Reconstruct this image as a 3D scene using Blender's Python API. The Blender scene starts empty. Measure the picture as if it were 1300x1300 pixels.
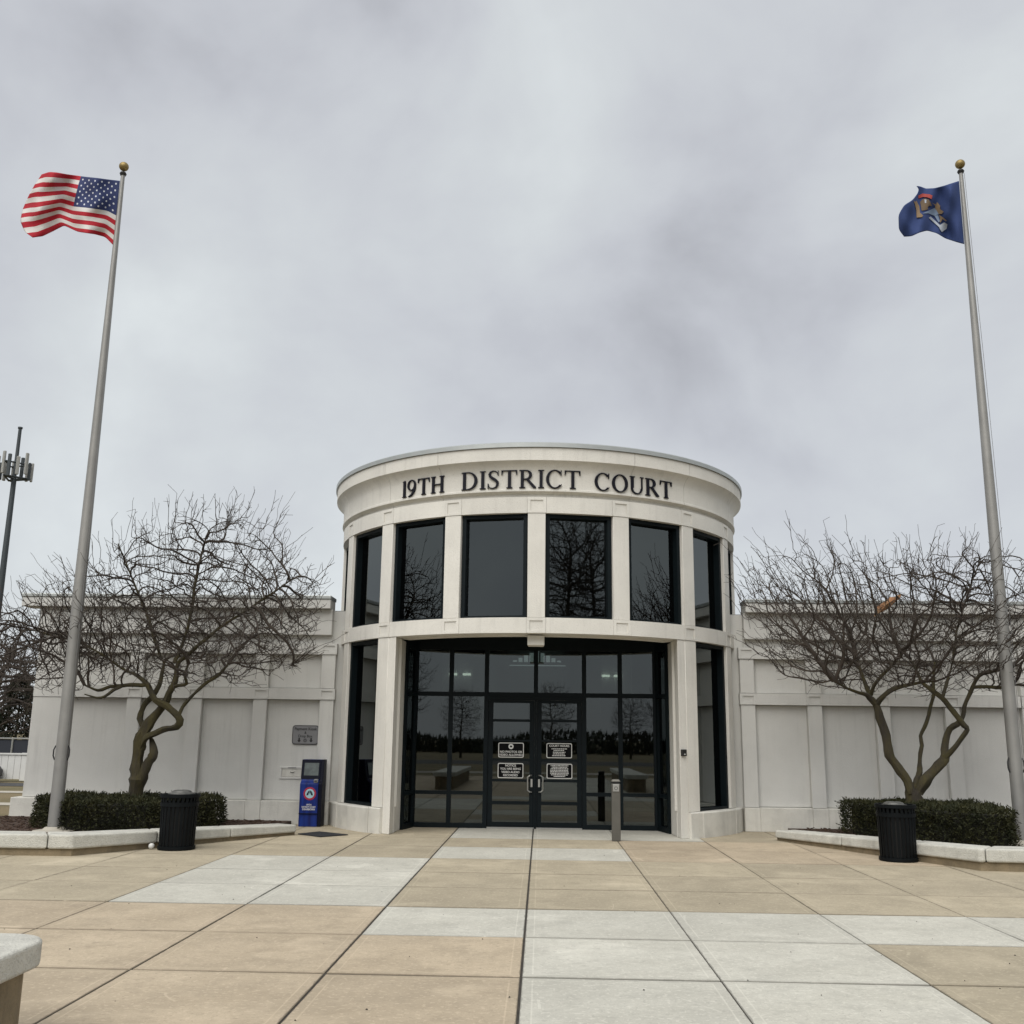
import bpy, bmesh, math, random
import numpy as np
from mathutils import Vector, Matrix
random.seed(7); np.random.seed(7)
S = bpy.context.scene
COL = S.collection
rad = math.radians

# ------------------------------------------------------------------ camera
FPX, CAMH, PITCH, YAW, ROLL = 1290.0, 1.72, rad(12.5), rad(1.75), rad(0.73)
fwd = Vector((-math.sin(YAW)*math.cos(PITCH), math.cos(YAW)*math.cos(PITCH), math.sin(PITCH)))
rt0 = Vector((math.cos(YAW), math.sin(YAW), 0)); up0 = rt0.cross(fwd)
RT = math.cos(ROLL)*rt0 + math.sin(ROLL)*up0
UP = -math.sin(ROLL)*rt0 + math.cos(ROLL)*up0
cd = bpy.data.cameras.new('camera'); cam = bpy.data.objects.new('camera', cd); COL.objects.link(cam)
cam.matrix_world = Matrix(((RT.x, UP.x, -fwd.x, 0), (RT.y, UP.y, -fwd.y, 0), (RT.z, UP.z, -fwd.z, CAMH), (0, 0, 0, 1)))
cd.sensor_fit = 'HORIZONTAL'; cd.sensor_width = 36.0; cd.lens = 36.0*FPX/1300.0
cd.clip_start = 0.05; cd.clip_end = 3000
S.camera = cam

# ------------------------------------------------------------------ sky, sun, exposure
EXPO = 1.0
CLOUD_SHIFT = (12.35, 11.55, 4.85)
SUN_EL, SUN_AZ = rad(52), rad(200)      # sun behind the viewer, slightly to the left, spread wide by cloud
W = bpy.data.worlds.new('World'); S.world = W; W.use_nodes = True
nt = W.node_tree; nt.nodes.clear()
def wn(t, **k):
    n = nt.nodes.new(t)
    for a, b in k.items(): setattr(n, a, b)
    return n
def L(a, b): nt.links.new(a, b)
tc = wn('ShaderNodeTexCoord')
cb = wn('ShaderNodeVectorMath', operation='MULTIPLY_ADD'); L(tc.outputs['Generated'], cb.inputs[0]); cb.inputs[1].default_value = (1.0, 1.0, 1.35); cb.inputs[2].default_value = CLOUD_SHIFT
nz = wn('ShaderNodeTexNoise'); nz.inputs['Scale'].default_value = 2.9; nz.inputs['Detail'].default_value = 6
nz.inputs['Roughness'].default_value = 0.5; nz.inputs['Distortion'].default_value = 0.25; L(cb.outputs[0], nz.inputs['Vector'])
rp = wn('ShaderNodeValToRGB'); L(nz.outputs['Fac'], rp.inputs[0])
K = 10.0 * 2**-EXPO
cr = rp.color_ramp
def sc(c, k=1): return tuple(v*k for v in c) + (1,)
cr.elements[0].position = 0.29; cr.elements[0].color = sc((0.45, 0.46, 0.495))
cr.elements[1].position = 0.70; cr.elements[1].color = sc((0.76, 0.80, 0.81))
for p_, c_ in ((0.385, (0.545, 0.56, 0.60)), (0.455, (0.60, 0.62, 0.655)), (0.56, (0.66, 0.69, 0.71))):
    e = cr.elements.new(p_); e.color = sc(c_)
gn = wn('ShaderNodeVectorMath', operation='SCALE'); L(rp.outputs[0], gn.inputs[0]); gn.inputs['Scale'].default_value = K
sky = wn('ShaderNodeTexSky', sky_type='NISHITA', sun_disc=False); sky.sun_elevation = SUN_EL; sky.sun_rotation = SUN_AZ
mixn = wn('ShaderNodeMix', data_type='RGBA'); mixn.inputs['Factor'].default_value = 0.04
L(gn.outputs[0], mixn.inputs[6]); L(sky.outputs[0], mixn.inputs[7])
bg = wn('ShaderNodeBackground'); bg.inputs['Strength'].default_value = 0.1; L(mixn.outputs[2], bg.inputs['Color'])
wo = wn('ShaderNodeOutputWorld'); L(bg.outputs[0], wo.inputs['Surface'])

sl = bpy.data.lights.new('sun', 'SUN'); sl.energy = 1.5; sl.angle = rad(60); sl.color = (1.0, 0.965, 0.91)
sun = bpy.data.objects.new('sun', sl); COL.objects.link(sun)
# direction towards the sun (rotation measured clockwise from +Y as in the sky texture)
sd = Vector((math.sin(SUN_AZ)*math.cos(SUN_EL), math.cos(SUN_AZ)*math.cos(SUN_EL), math.sin(SUN_EL)))
sun.rotation_euler = sd.to_track_quat('Z', 'Y').to_euler(); sun.location = sd*60
vs = S.view_settings; vs.view_transform = 'Standard'; vs.look = 'None'; vs.gamma = 1; vs.exposure = EXPO; vs.use_curve_mapping = False
S.cycles.max_bounces = 8; S.cycles.transparent_max_bounces = 12; S.cycles.caustics_reflective = False; S.cycles.caustics_refractive = False

# ------------------------------------------------------------------ materials
def material(name, col, rough=0.8, metal=0.0, var=0.0, vscale=3.0, bump=0.0, bscale=40.0, col2=None, rnd=0.0, spec=0.5, stain=0.0, sscale=0.7, stretch=None, streak=0.0, speck=0.0):
    m = bpy.data.materials.new(name); m.use_nodes = True
    t = m.node_tree; b = t.nodes['Principled BSDF']
    def N(k): return t.nodes.new(k)
    def K_(a, c): t.links.new(a, c)
    b.inputs['Base Color'].default_value = tuple(col)+(1,)
    b.inputs['Roughness'].default_value = rough; b.inputs['Metallic'].default_value = metal
    b.inputs['Specular IOR Level'].default_value = spec
    cur = None
    g = N('ShaderNodeNewGeometry'); pos = g.outputs['Position']
    if stretch:
        mp = N('ShaderNodeVectorMath'); mp.operation = 'MULTIPLY'; K_(pos, mp.inputs[0]); mp.inputs[1].default_value = stretch; pos = mp.outputs[0]
    def mixc(fac_sock, a, bcol, blend='MIX'):
        mx_ = N('ShaderNodeMix'); mx_.data_type = 'RGBA'; mx_.blend_type = blend
        if fac_sock is not None: K_(fac_sock, mx_.inputs['Factor'])
        if a is None: mx_.inputs[6].default_value = tuple(col)+(1,)
        else: K_(a, mx_.inputs[6])
        if isinstance(bcol, tuple): mx_.inputs[7].default_value = bcol+(1,)
        else: K_(bcol, mx_.inputs[7])
        return mx_.outputs[2]
    def noise(scale, detail=4, rough_=0.6, vec=None):
        n = N('ShaderNodeTexNoise'); n.inputs['Scale'].default_value = scale; n.inputs['Detail'].default_value = detail
        n.inputs['Roughness'].default_value = rough_; K_(vec if vec is not None else pos, n.inputs['Vector']); return n.outputs['Fac']
    def ramp(f, lo, hi):
        r = N('ShaderNodeMapRange'); K_(f, r.inputs['Value']); r.inputs['From Min'].default_value = lo; r.inputs['From Max'].default_value = hi; return r.outputs[0]
    if var or col2:
        c2 = tuple(col2) if col2 else tuple(c*(1-var) for c in col)
        cur = mixc(ramp(noise(vscale), 0.35, 0.65), cur, c2)
    if rnd:
        oi = N('ShaderNodeObjectInfo'); r = N('ShaderNodeMapRange'); K_(oi.outputs['Random'], r.inputs['Value'])
        r.inputs['To Min'].default_value = 1-rnd; r.inputs['To Max'].default_value = 1+rnd*0.6
        cmb = N('ShaderNodeCombineXYZ')
        for i in range(3): K_(r.outputs[0], cmb.inputs[i])
        vm = N('ShaderNodeVectorMath'); vm.operation = 'MULTIPLY'
        if cur is None: vm.inputs[0].default_value = col
        else: K_(cur, vm.inputs[0])
        K_(cmb.outputs[0], vm.inputs[1]); cur = vm.outputs[0]
    if stain:
        f = ramp(noise(sscale, 6, 0.65), 0.5, 0.75)
        mu = N('ShaderNodeMath'); mu.operation = 'MULTIPLY'; K_(f, mu.inputs[0]); mu.inputs[1].default_value = stain
        cur = mixc(mu.outputs[0], cur, tuple(c*0.45 for c in col))
    if streak:
        sv = N('ShaderNodeVectorMath'); sv.operation = 'MULTIPLY'; K_(g.outputs['Position'], sv.inputs[0]); sv.inputs[1].default_value = (9, 9, 0.5)
        f = ramp(noise(1.0, 5, 0.6, sv.outputs[0]), 0.5, 0.78)
        mk = N('ShaderNodeMath'); mk.operation = 'MULTIPLY'; K_(f, mk.inputs[0]); K_(ramp(noise(0.9, 3, 0.6, g.outputs['Position']), 0.38, 0.68), mk.inputs[1])
        mu = N('ShaderNodeMath'); mu.operation = 'MULTIPLY'; K_(mk.outputs[0], mu.inputs[0]); mu.inputs[1].default_value = streak*1.6
        cur = mixc(mu.outputs[0], cur, tuple(c*0.5 for c in col))
    if speck:
        f = ramp(noise(70, 2, 0.5), 0.55, 0.72)
        mu = N('ShaderNodeMath'); mu.operation = 'MULTIPLY'; K_(f, mu.inputs[0]); mu.inputs[1].default_value = speck
        cur = mixc(mu.outputs[0], cur, tuple(c*0.55 for c in col))
    if cur is not None: K_(cur, b.inputs['Base Color'])
    if bump:
        bn = N('ShaderNodeBump'); bn.inputs['Strength'].default_value = bump; bn.inputs['Distance'].default_value = 0.02
        K_(noise(bscale, 5), bn.inputs['Height']); K_(bn.outputs[0], b.inputs['Normal'])
    return m

M = {}
M['precast'] = material('precast concrete lit tone', (0.71, 0.69, 0.635), 0.85, var=0.10, vscale=1.2, bump=0.35, bscale=60, streak=0.30, speck=0.40, rnd=0.045)  # same paint as the wings; the rotunda's brighter light is put into the colour
M['stucco'] = material('painted stucco dim tone', (0.60, 0.595, 0.565), 0.9, var=0.10, vscale=0.8, bump=0.5, bscale=80, streak=0.24, speck=0.25)  # same paint as the rotunda, greyed for the duller light on the wings
M['plinthc'] = material('weathered plinth concrete', (0.64, 0.625, 0.57), 0.88, var=0.14, vscale=2.2, bump=0.35, bscale=45, streak=0.35, stain=0.35, sscale=2.0, speck=0.2)
M['coping_metal'] = material('grey coping metal', (0.42, 0.44, 0.43), 0.45, 0.55, var=0.1)
M['roof'] = material('roof membrane', (0.35, 0.35, 0.34), 0.9, var=0.1)
M['frame'] = material('dark bronze aluminium', (0.005, 0.009, 0.011), 0.5, 0.0, var=0.2, vscale=6, spec=0.13)
M['blackmetal'] = material('black soffit metal', (0.006, 0.007, 0.007), 0.6, spec=0.2)
M['letter'] = material('black letter enamel', (0.006, 0.006, 0.012), 0.55, spec=0.2)
M['interior'] = material('interior plaster', (0.40, 0.41, 0.40), 0.9, var=0.1)
M['int_floor'] = material('interior floor tile', (0.14, 0.13, 0.11), 0.4, var=0.15)
M['steel'] = material('brushed steel', (0.5, 0.5, 0.48), 0.35, 0.9, var=0.1)
M['signblack'] = material('notice black', (0.003, 0.003, 0.0035), 0.6, spec=0.1)
M['signwhite'] = material('notice white', (0.62, 0.62, 0.60), 0.6)
M['signgrey'] = material('sign grey', (0.19, 0.19, 0.195), 0.55, var=0.08)
M['darkgrey'] = material('dark grey paint', (0.02, 0.02, 0.022), 0.6)
M['sealant'] = material('sealant', (0.11, 0.10, 0.09), 0.9)
def paving(name, col, col2, rnd, stain):
    m = material(name, col, 0.9, col2=col2, vscale=1.2, rnd=rnd, stain=stain, sscale=2.1, speck=0.55)
    t = m.node_tree; b = t.nodes['Principled BSDF']; N = t.nodes.new; K_ = t.links.new
    src = b.inputs['Base Color'].links[0].from_socket
    g = N('ShaderNodeNewGeometry'); tc_ = N('ShaderNodeTexCoord')
    def mth(op, a, b_=0.0):
        n = N('ShaderNodeMath'); n.operation = op
        for i_, v in enumerate((a, b_)):
            if isinstance(v, (int, float)): n.inputs[i_].default_value = v
            else: K_(v, n.inputs[i_])
        return n.outputs[0]
    def noise(sc_, det, vec, dist=0.0):
        n = N('ShaderNodeTexNoise'); n.inputs['Scale'].default_value = sc_; n.inputs['Detail'].default_value = det; n.inputs['Distortion'].default_value = dist; K_(vec, n.inputs['Vector']); return n.outputs['Fac']
    def mix(f, a, c):
        n = N('ShaderNodeMix'); n.data_type = 'RGBA'; K_(f, n.inputs['Factor']); K_(a, n.inputs[6]); n.inputs[7].default_value = tuple(c)+(1,); return n.outputs[2]
    pos = g.outputs['Position']
    # broom finish: fine streaks across the slab
    bv = N('ShaderNodeVectorMath'); bv.operation = 'MULTIPLY'; K_(pos, bv.inputs[0]); bv.inputs[1].default_value = (6, 60, 6)
    br_ = noise(2.0, 4, bv.outputs[0])
    cur = mix(mth('MULTIPLY', mth('GREATER_THAN', br_, 0.55), 0.30), src, [c*0.6 for c in col])
    # worn lighter blotches and scuffs
    cur = mix(mth('MULTIPLY', mth('MAXIMUM', mth('MULTIPLY', mth('SUBTRACT', noise(0.9, 7, pos, 0.6), 0.56), 6.0), 0.0), 0.45), cur, [min(1, c*1.35+0.03) for c in col])
    # curved pale scratches left by the trowel and by shovels
    line = mth('LESS_THAN', mth('ABSOLUTE', mth('SUBTRACT', noise(0.42, 1, pos), 0.5)), 0.0014)
    line = mth('MULTIPLY', line, mth('GREATER_THAN', noise(1.7, 2, pos), 0.54))
    cur = mix(mth('MULTIPLY', line, 0.22), cur, [min(1, c*1.5+0.05) for c in col])
    # broad weathering that ignores the joints
    cur = mix(mth('MULTIPLY', mth('MAXIMUM', mth('MULTIPLY', mth('SUBTRACT', noise(0.55, 5, pos, 0.8), 0.5), 5.0), 0.0), 0.40), cur, [c*0.68 for c in col])
    # mottling at hand size and coarse aggregate
    cur = mix(mth('MULTIPLY', mth('MAXIMUM', mth('MULTIPLY', mth('SUBTRACT', noise(5.5, 6, pos, 0.4), 0.5), 5.0), 0.0), 0.42), cur, [c*0.66 for c in col])
    cur = mix(mth('MULTIPLY', mth('GREATER_THAN', noise(26, 3, pos), 0.60), 0.30), cur, [min(1, c*1.25+0.02) for c in col])
    cur = mix(mth('MULTIPLY', mth('GREATER_THAN', noise(19, 4, pos), 0.63), 0.38), cur, [c*0.58 for c in col])
    # dark pits
    cur = mix(mth('MULTIPLY', mth('GREATER_THAN', noise(34, 1, pos), 0.78), 0.55), cur, [c*0.35 for c in col])
    # tooled margin along the slab edges
    sp_ = N('ShaderNodeSeparateXYZ'); K_(tc_.outputs['Generated'], sp_.inputs[0])
    def edge(o): return mth('MINIMUM', o, mth('SUBTRACT', 1.0, o))
    ed = mth('MINIMUM', edge(sp_.outputs[0]), edge(sp_.outputs[1]))
    rim = mth('MULTIPLY', mth('LESS_THAN', ed, 0.05), 0.16)
    cur = mix(rim, cur, [c*0.72 for c in col])
    cur = mix(mth('MULTIPLY', mth('LESS_THAN', mth('ADD', ed, mth('MULTIPLY', noise(7, 5, pos), 0.024)), 0.017), 0.6), cur, [c*0.35 for c in col])
    ln2 = mth('MULTIPLY', mth('LESS_THAN', mth('ABSOLUTE', mth('SUBTRACT', ed, 0.052)), 0.004), mth('MULTIPLY', noise(3, 3, pos), 0.5))
    cur = mix(ln2, cur, [min(1, c*1.3) for c in col])
    K_(cur, b.inputs['Base Color'])
    bp = N('ShaderNodeBump'); bp.inputs['Strength'].default_value = 0.35; bp.inputs['Distance'].default_value = 0.01; K_(br_, bp.inputs['Height']); K_(bp.outputs[0], b.inputs['Normal'])
    return m
M['tan'] = paving('tan concrete', (0.435, 0.376, 0.272), (0.355, 0.306, 0.22), 0.14, 0.45)
M['pink'] = paving('pinkish tan concrete', (0.468, 0.386, 0.278), (0.375, 0.306, 0.216), 0.13, 0.45)
M['pale'] = paving('pale concrete', (0.53, 0.515, 0.45), (0.46, 0.445, 0.385), 0.07, 0.28)
M['joint'] = material('joint filler', (0.045, 0.038, 0.03), 0.95, var=0.4, vscale=8)
M['copingstone'] = material('cast stone coping', (0.61, 0.60, 0.54), 0.85, var=0.18, vscale=4, bump=0.8, bscale=55, stain=0.55, sscale=3.5, speck=0.65, rnd=0.06, streak=0.3)
M['wallbase'] = material('weathered wall base', (0.27, 0.215, 0.135), 0.9, var=0.35, vscale=4, bump=0.7, bscale=40, streak=0.75, speck=0.3)
M['mulch'] = material('mulch', (0.075, 0.042, 0.026), 0.95, var=0.5, vscale=25, bump=1.0, bscale=45)
M['grass'] = material('winter grass', (0.115, 0.098, 0.042), 0.95, col2=(0.175, 0.135, 0.07), vscale=0.35, bump=0.8, bscale=30)
M['path'] = material('path concrete', (0.42, 0.39, 0.33), 0.9, var=0.1)
M['asphalt'] = material('asphalt', (0.05, 0.05, 0.05), 0.9, var=0.2, bump=0.3)
M['bark'] = material('tree bark', (0.034, 0.028, 0.020), 0.95, col2=(0.058, 0.048, 0.017), vscale=6, bump=1.0, bscale=40, stretch=(1, 1, 0.25), speck=0.5)
M['twig'] = material('twig bark', (0.040, 0.031, 0.025), 0.9, col2=(0.060, 0.047, 0.036), vscale=3)
M['mossbark'] = material('mossy limb bark', (0.032, 0.027, 0.018), 0.95, col2=(0.056, 0.047, 0.016), vscale=5, bump=0.9, bscale=30)
M['hedge'] = material('yew leaf', (0.015, 0.019, 0.006), 0.7, spec=0.3, col2=(0.036, 0.035, 0.010), vscale=4)
M['hedgecore'] = material('dark hedge core', (0.012, 0.012, 0.007), 0.95)
M['conifer'] = material('conifer needle', (0.022, 0.030, 0.016), 0.8, col2=(0.045, 0.042, 0.022), vscale=1.2)
M['can'] = material('black powder coat', (0.0035, 0.005, 0.006), 0.55, 0.0, spec=0.13, var=0.3, vscale=9)
M['canlid'] = material('reflecting grey lid', (0.13, 0.13, 0.12), 0.5, 0.3, var=0.4, vscale=14)  # lighter grey than the bin; the lid's reflection is put into its colour
M['bollard'] = material('bronze post paint', (0.12, 0.115, 0.10), 0.5, 0.4, var=0.12, vscale=5)
M['pole'] = material('satin aluminium', (0.30, 0.295, 0.28), 0.5, 0.4, var=0.14, vscale=2.5, streak=0.3)
M['gold'] = material('gold ball', (0.30, 0.22, 0.085), 0.5, 0.6, var=0.2, vscale=9)
M['black'] = material('black fitting', (0.01, 0.01, 0.01), 0.6)
M['kblue'] = material('kiosk blue', (0.005, 0.011, 0.09), 0.4, spec=0.3, col2=(0.007, 0.030, 0.21), vscale=2.6, stretch=(5.0, 5.0, 0.5))
M['kdark'] = material('kiosk dark', (0.003, 0.004, 0.012), 0.5, spec=0.15)
M['screen'] = material('kiosk screen', (0.12, 0.14, 0.135), 0.12, var=0.35, vscale=7)
M['red'] = material('emblem red', (0.34, 0.015, 0.04), 0.5)
M['cyan'] = material('emblem pale blue', (0.33, 0.52, 0.58), 0.5)
M['mat'] = material('rubber mat', (0.014, 0.016, 0.020), 0.9, bump=0.6, bscale=90, var=0.3, vscale=12)
M['paper'] = material('brown paper', (0.25, 0.115, 0.05), 0.8, col2=(0.30, 0.19, 0.10), vscale=6)
M['white'] = material('white board paint', (0.62, 0.62, 0.60), 0.7, var=0.1, vscale=2)
M['screenfence'] = material('dark fence screen', (0.018, 0.022, 0.032), 0.8)
M['tower'] = material('tower galvanised dark', (0.045, 0.055, 0.06), 0.6, 0.3)
M['antenna'] = material('antenna grey', (0.30, 0.30, 0.28), 0.6)
M['yellow'] = material('caution yellow', (0.55, 0.42, 0.02), 0.5)
M['teal'] = material('poster teal', (0.10, 0.35, 0.36), 0.6)
M['ftan'] = material('emblem tan', (0.20, 0.135, 0.075), 0.8)
M['fbrown'] = material('emblem brown', (0.12, 0.08, 0.045), 0.8)
M['fred'] = material('emblem ribbon red', (0.33, 0.05, 0.04), 0.8)
M['fwhite'] = material('emblem ribbon white', (0.33, 0.36, 0.41), 0.8)
M['fshield'] = material('emblem shield blue', (0.17, 0.225, 0.32), 0.8)
M['flagblue'] = material('flag blue', (0.022, 0.045, 0.15), 0.85, var=0.12, vscale=2)
M['car'] = material('dark car paint', (0.02, 0.02, 0.025), 0.25, 0.3)

def emission(name, col, st):
    m = bpy.data.materials.new(name); m.use_nodes = True; b = m.node_tree.nodes['Principled BSDF']
    b.inputs['Base Color'].default_value = tuple(col)+(1,); b.inputs['Emission Color'].default_value = tuple(col)+(1,); b.inputs['Emission Strength'].default_value = st
    return m
M['lamp'] = emission('ceiling lamp', (1.0, 0.93, 0.75), 3.5)

M['glow_dim'] = emission('pale glowing lattice', (0.9, 0.88, 0.82), 0.9)  # weak glow of its own, for the pale shapes behind the doors
def glass(name, tint):
    m = bpy.data.materials.new(name); m.use_nodes = True; t = m.node_tree; t.nodes.clear()
    o = t.nodes.new('ShaderNodeOutputMaterial'); mixs = t.nodes.new('ShaderNodeMixShader'); fr = t.nodes.new('ShaderNodeFresnel'); fr.inputs['IOR'].default_value = 1.88
    gl = t.nodes.new('ShaderNodeBsdfGlossy'); gl.inputs['Roughness'].default_value = 0.012; gl.inputs['Color'].default_value = (0.86, 0.93, 0.93, 1)
    tr = t.nodes.new('ShaderNodeBsdfTransparent'); tr.inputs['Color'].default_value = tint+(1,)
    g = t.nodes.new('ShaderNodeNewGeometry'); n = t.nodes.new('ShaderNodeTexNoise'); n.inputs['Scale'].default_value = 1.3; n.inputs['Detail'].default_value = 1
    t.links.new(g.outputs['Position'], n.inputs['Vector'])
    bp = t.nodes.new('ShaderNodeBump'); bp.inputs['Strength'].default_value = 0.02; bp.inputs['Distance'].default_value = 0.01
    t.links.new(n.outputs['Fac'], bp.inputs['Height']); t.links.new(bp.outputs[0], gl.inputs['Normal'])
    t.links.new(fr.outputs[0], mixs.inputs[0]); t.links.new(tr.outputs[0], mixs.inputs[1]); t.links.new(gl.outputs[0], mixs.inputs[2]); t.links.new(mixs.outputs[0], o.inputs[0])
    return m
M['glass'] = glass('tinted glass', (0.20, 0.235, 0.235))

def flag_material():
    m = bpy.data.materials.new('stars and stripes cloth'); m.use_nodes = True; t = m.node_tree; b = t.nodes['Principled BSDF']
    b.inputs['Roughness'].default_value = 0.85
    N = t.nodes.new; K_ = t.links.new
    uv = N('ShaderNodeUVMap'); sp = N('ShaderNodeSeparateXYZ'); K_(uv.outputs[0], sp.inputs[0])
    U, V = sp.outputs[0], sp.outputs[1]
    def mth(op, a, b_=None, c=None):
        n = N('ShaderNodeMath'); n.operation = op
        for i, v in enumerate((a, b_, c)):
            if v is None: continue
            if isinstance(v, (int, float)): n.inputs[i].default_value = v
            else: K_(v, n.inputs[i])
        return n.outputs[0]
    stripe = mth('FLOORED_MODULO', mth('FLOOR', mth('MULTIPLY', V, 13.0)), 2.0)      # 0 = red (top stripe has V in 12/13..1 -> 12 -> 0)
    canton = mth('MULTIPLY', mth('LESS_THAN', U, 0.4), mth('GREATER_THAN', V, 6/13))
    def stars(nu, nv, ou, ov):
        # cell lattice inside the canton: 11 half steps across, 9 half steps high
        fu = mth('SUBTRACT', mth('DIVIDE', U, 0.4), ou); fv = mth('SUBTRACT', mth('DIVIDE', mth('SUBTRACT', V, 6/13), 7/13), ov)
        gu = mth('MULTIPLY', fu, 6.0); gv = mth('MULTIPLY', fv, 5.0)
        cu = mth('SUBTRACT', mth('FRACT', gu), 0.5); cv = mth('SUBTRACT', mth('FRACT', gv), 0.5)
        d = mth('SQRT', mth('ADD', mth('POWER', mth('MULTIPLY', cu, 1.27), 2.0), mth('POWER', cv, 2.0)))
        return mth('LESS_THAN', d, 0.145)
    st = mth('MAXIMUM', stars(6, 5, 0, 0), mth('MULTIPLY', stars(5, 4, 1/12, 0.1), mth('MULTIPLY', mth('MULTIPLY', mth('GREATER_THAN', U, 0.034), mth('LESS_THAN', U, 0.366)), mth('MULTIPLY', mth('GREATER_THAN', V, 0.515), mth('LESS_THAN', V, 0.945)))))
    def mixc(f, a, c):
        n = N('ShaderNodeMix'); n.data_type = 'RGBA'; K_(f, n.inputs['Factor'])
        for i, v in ((6, a), (7, c)):
            if isinstance(v, tuple): n.inputs[i].default_value = v+(1,)
            else: K_(v, n.inputs[i])
        return n.outputs[2]
    c1 = mixc(stripe, (0.37, 0.006, 0.018), (0.58, 0.565, 0.54))
    c2 = mixc(st, (0.018, 0.030, 0.105), (0.55, 0.57, 0.62))
    K_(mixc(canton, c1, c2), b.inputs['Base Color'])
    return m
M['usflag'] = flag_material()

# ------------------------------------------------------------------ helpers
def at(x, y, Y):
    d = RT*((x-650)/FPX) + UP*((650-y)/FPX) + fwd
    t = Y/d.y
    return Vector((d.x*t, Y, CAMH + d.z*t))

class MB:
    def __init__(s): s.v = []; s.f = []; s.sm = []
    def add(s, vs_, fs, smooth=False):
        o = len(s.v); s.v += [tuple(p) for p in vs_]; s.f += [tuple(i+o for i in f) for f in fs]; s.sm += [smooth]*len(fs); return s
    def box(s, x0, x1, y0, y1, z0, z1):
        return s.add([(x0,y0,z0),(x1,y0,z0),(x1,y1,z0),(x0,y1,z0),(x0,y0,z1),(x1,y0,z1),(x1,y1,z1),(x0,y1,z1)],
                     [(0,3,2,1),(4,5,6,7),(0,1,5,4),(1,2,6,5),(2,3,7,6),(3,0,4,7)])
    def prism(s, poly, z0, z1):          # poly in XY, counter clockwise; z1 may be a list of heights
        n = len(poly); zt = z1 if isinstance(z1, (list, tuple)) else [z1]*n; zb = z0 if isinstance(z0, (list, tuple)) else [z0]*n
        vs_ = [(p[0], p[1], zb[i]) for i, p in enumerate(poly)] + [(p[0], p[1], zt[i]) for i, p in enumerate(poly)]
        return s.add(vs_, [tuple(range(n-1, -1, -1)), tuple(range(n, 2*n))] + [(i, (i+1) % n, n+(i+1) % n, n+i) for i in range(n)])
    def obox(s, P, Q, s0, s1, n0, n1, z0, z1):      # box along chord P->Q, n to the left of the direction
        d = (Vector(Q)-Vector(P)); d = Vector((d.x, d.y)); d.normalize(); nrm = Vector((-d.y, d.x))
        def pt(a, b): return (P[0]+d.x*a+nrm.x*b, P[1]+d.y*a+nrm.y*b)
        return s.prism([pt(s0, n0), pt(s1, n0), pt(s1, n1), pt(s0, n1)], z0, z1)
    def tube(s, path, radii, n=8, cap=True, smooth=True):
        path = [Vector(p) for p in path]; rings = []
        ref = Vector((0.31, 0.95, 0.11))
        for i, p in enumerate(path):
            a = path[max(i-1, 0)]; b = path[min(i+1, len(path)-1)]; d = (b-a)
            if d.length < 1e-9: d = Vector((0, 0, 1))
            d.normalize(); u = d.cross(ref)
            if u.length < 1e-3: u = d.cross(Vector((1, 0, 0)))
            u.normalize(); w = d.cross(u); ref = u.cross(d) if False else ref
            r = radii[i] if hasattr(radii, '__len__') else radii
            rings.append([p + (u*math.cos(2*math.pi*k/n) + w*math.sin(2*math.pi*k/n))*r for k in range(n)])
        vs_ = [q for r in rings for q in r]; fs = []
        for i in range(len(rings)-1):
            for k in range(n):
                fs.append((i*n+k, i*n+(k+1) % n, (i+1)*n+(k+1) % n, (i+1)*n+k))
        s.add(vs_, fs, smooth)
        if cap:
            o = len(s.v)-len(vs_); s.f.append(tuple(o+k for k in range(n-1, -1, -1))); s.f.append(tuple(o+(len(rings)-1)*n+k for k in range(n))); s.sm += [False, False]
        return s
    def lathe(s, cx, cy, prof, a0=0, a1=2*math.pi, n=48, closed_prof=False, smooth=True):
        # profile of (r, z); angle measured from -Y, positive towards +X (seen from the viewer)
        full = abs((a1-a0)-2*math.pi) < 1e-6; m = len(prof); cols = n if full else n+1
        vs_ = []
        for i in range(cols):
            a = a0+(a1-a0)*i/n
            for r, z in prof: vs_.append((cx+r*math.sin(a), cy-r*math.cos(a), z))
        fs = []
        for i in range(n):
            j = (i+1) % cols
            for k in range(m if closed_prof else m-1):
                k2 = (k+1) % m
                fs.append((i*m+k, j*m+k, j*m+k2, i*m+k2))
        if closed_prof and not full:
            fs.append(tuple(range(m-1, -1, -1))); fs.append(tuple((cols-1)*m+k for k in range(m)))
        return s.add(vs_, fs, smooth)
    def build(s, name, mat, parent=None, bevel=0.0, seg=2, autosm=True):
        me = bpy.data.meshes.new(name); me.from_pydata(s.v, [], s.f)
        bm = bmesh.new(); bm.from_mesh(me); bmesh.ops.recalc_face_normals(bm, faces=bm.faces); bm.to_mesh(me); bm.free()
        if any(s.sm):
            me.polygons.foreach_set('use_smooth', s.sm)
            try: me.set_sharp_from_angle(angle=rad(35))
            except Exception: pass
        me.materials.append(M[mat] if isinstance(mat, str) else mat); me.update()
        o = bpy.data.objects.new(name, me); COL.objects.link(o)
        if parent: o.parent = parent
        if bevel:
            b = o.modifiers.new('bevel', 'BEVEL'); b.width = bevel; b.segments = seg; b.limit_method = 'ANGLE'; b.angle_limit = rad(40)
        return o
def tag(o, label=None, cat=None, group=None, kind=None):
    for k, v in (('label', label), ('category', cat), ('group', group), ('kind', kind)):
        if v: o[k] = v
    return o
def empty(name, loc, label, cat, group=None):
    o = bpy.data.objects.new(name, None); COL.objects.link(o); o.location = loc; o.empty_display_size = 0.2
    tag(o, label, cat, group); bpy.context.view_layer.update(); return o
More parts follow.
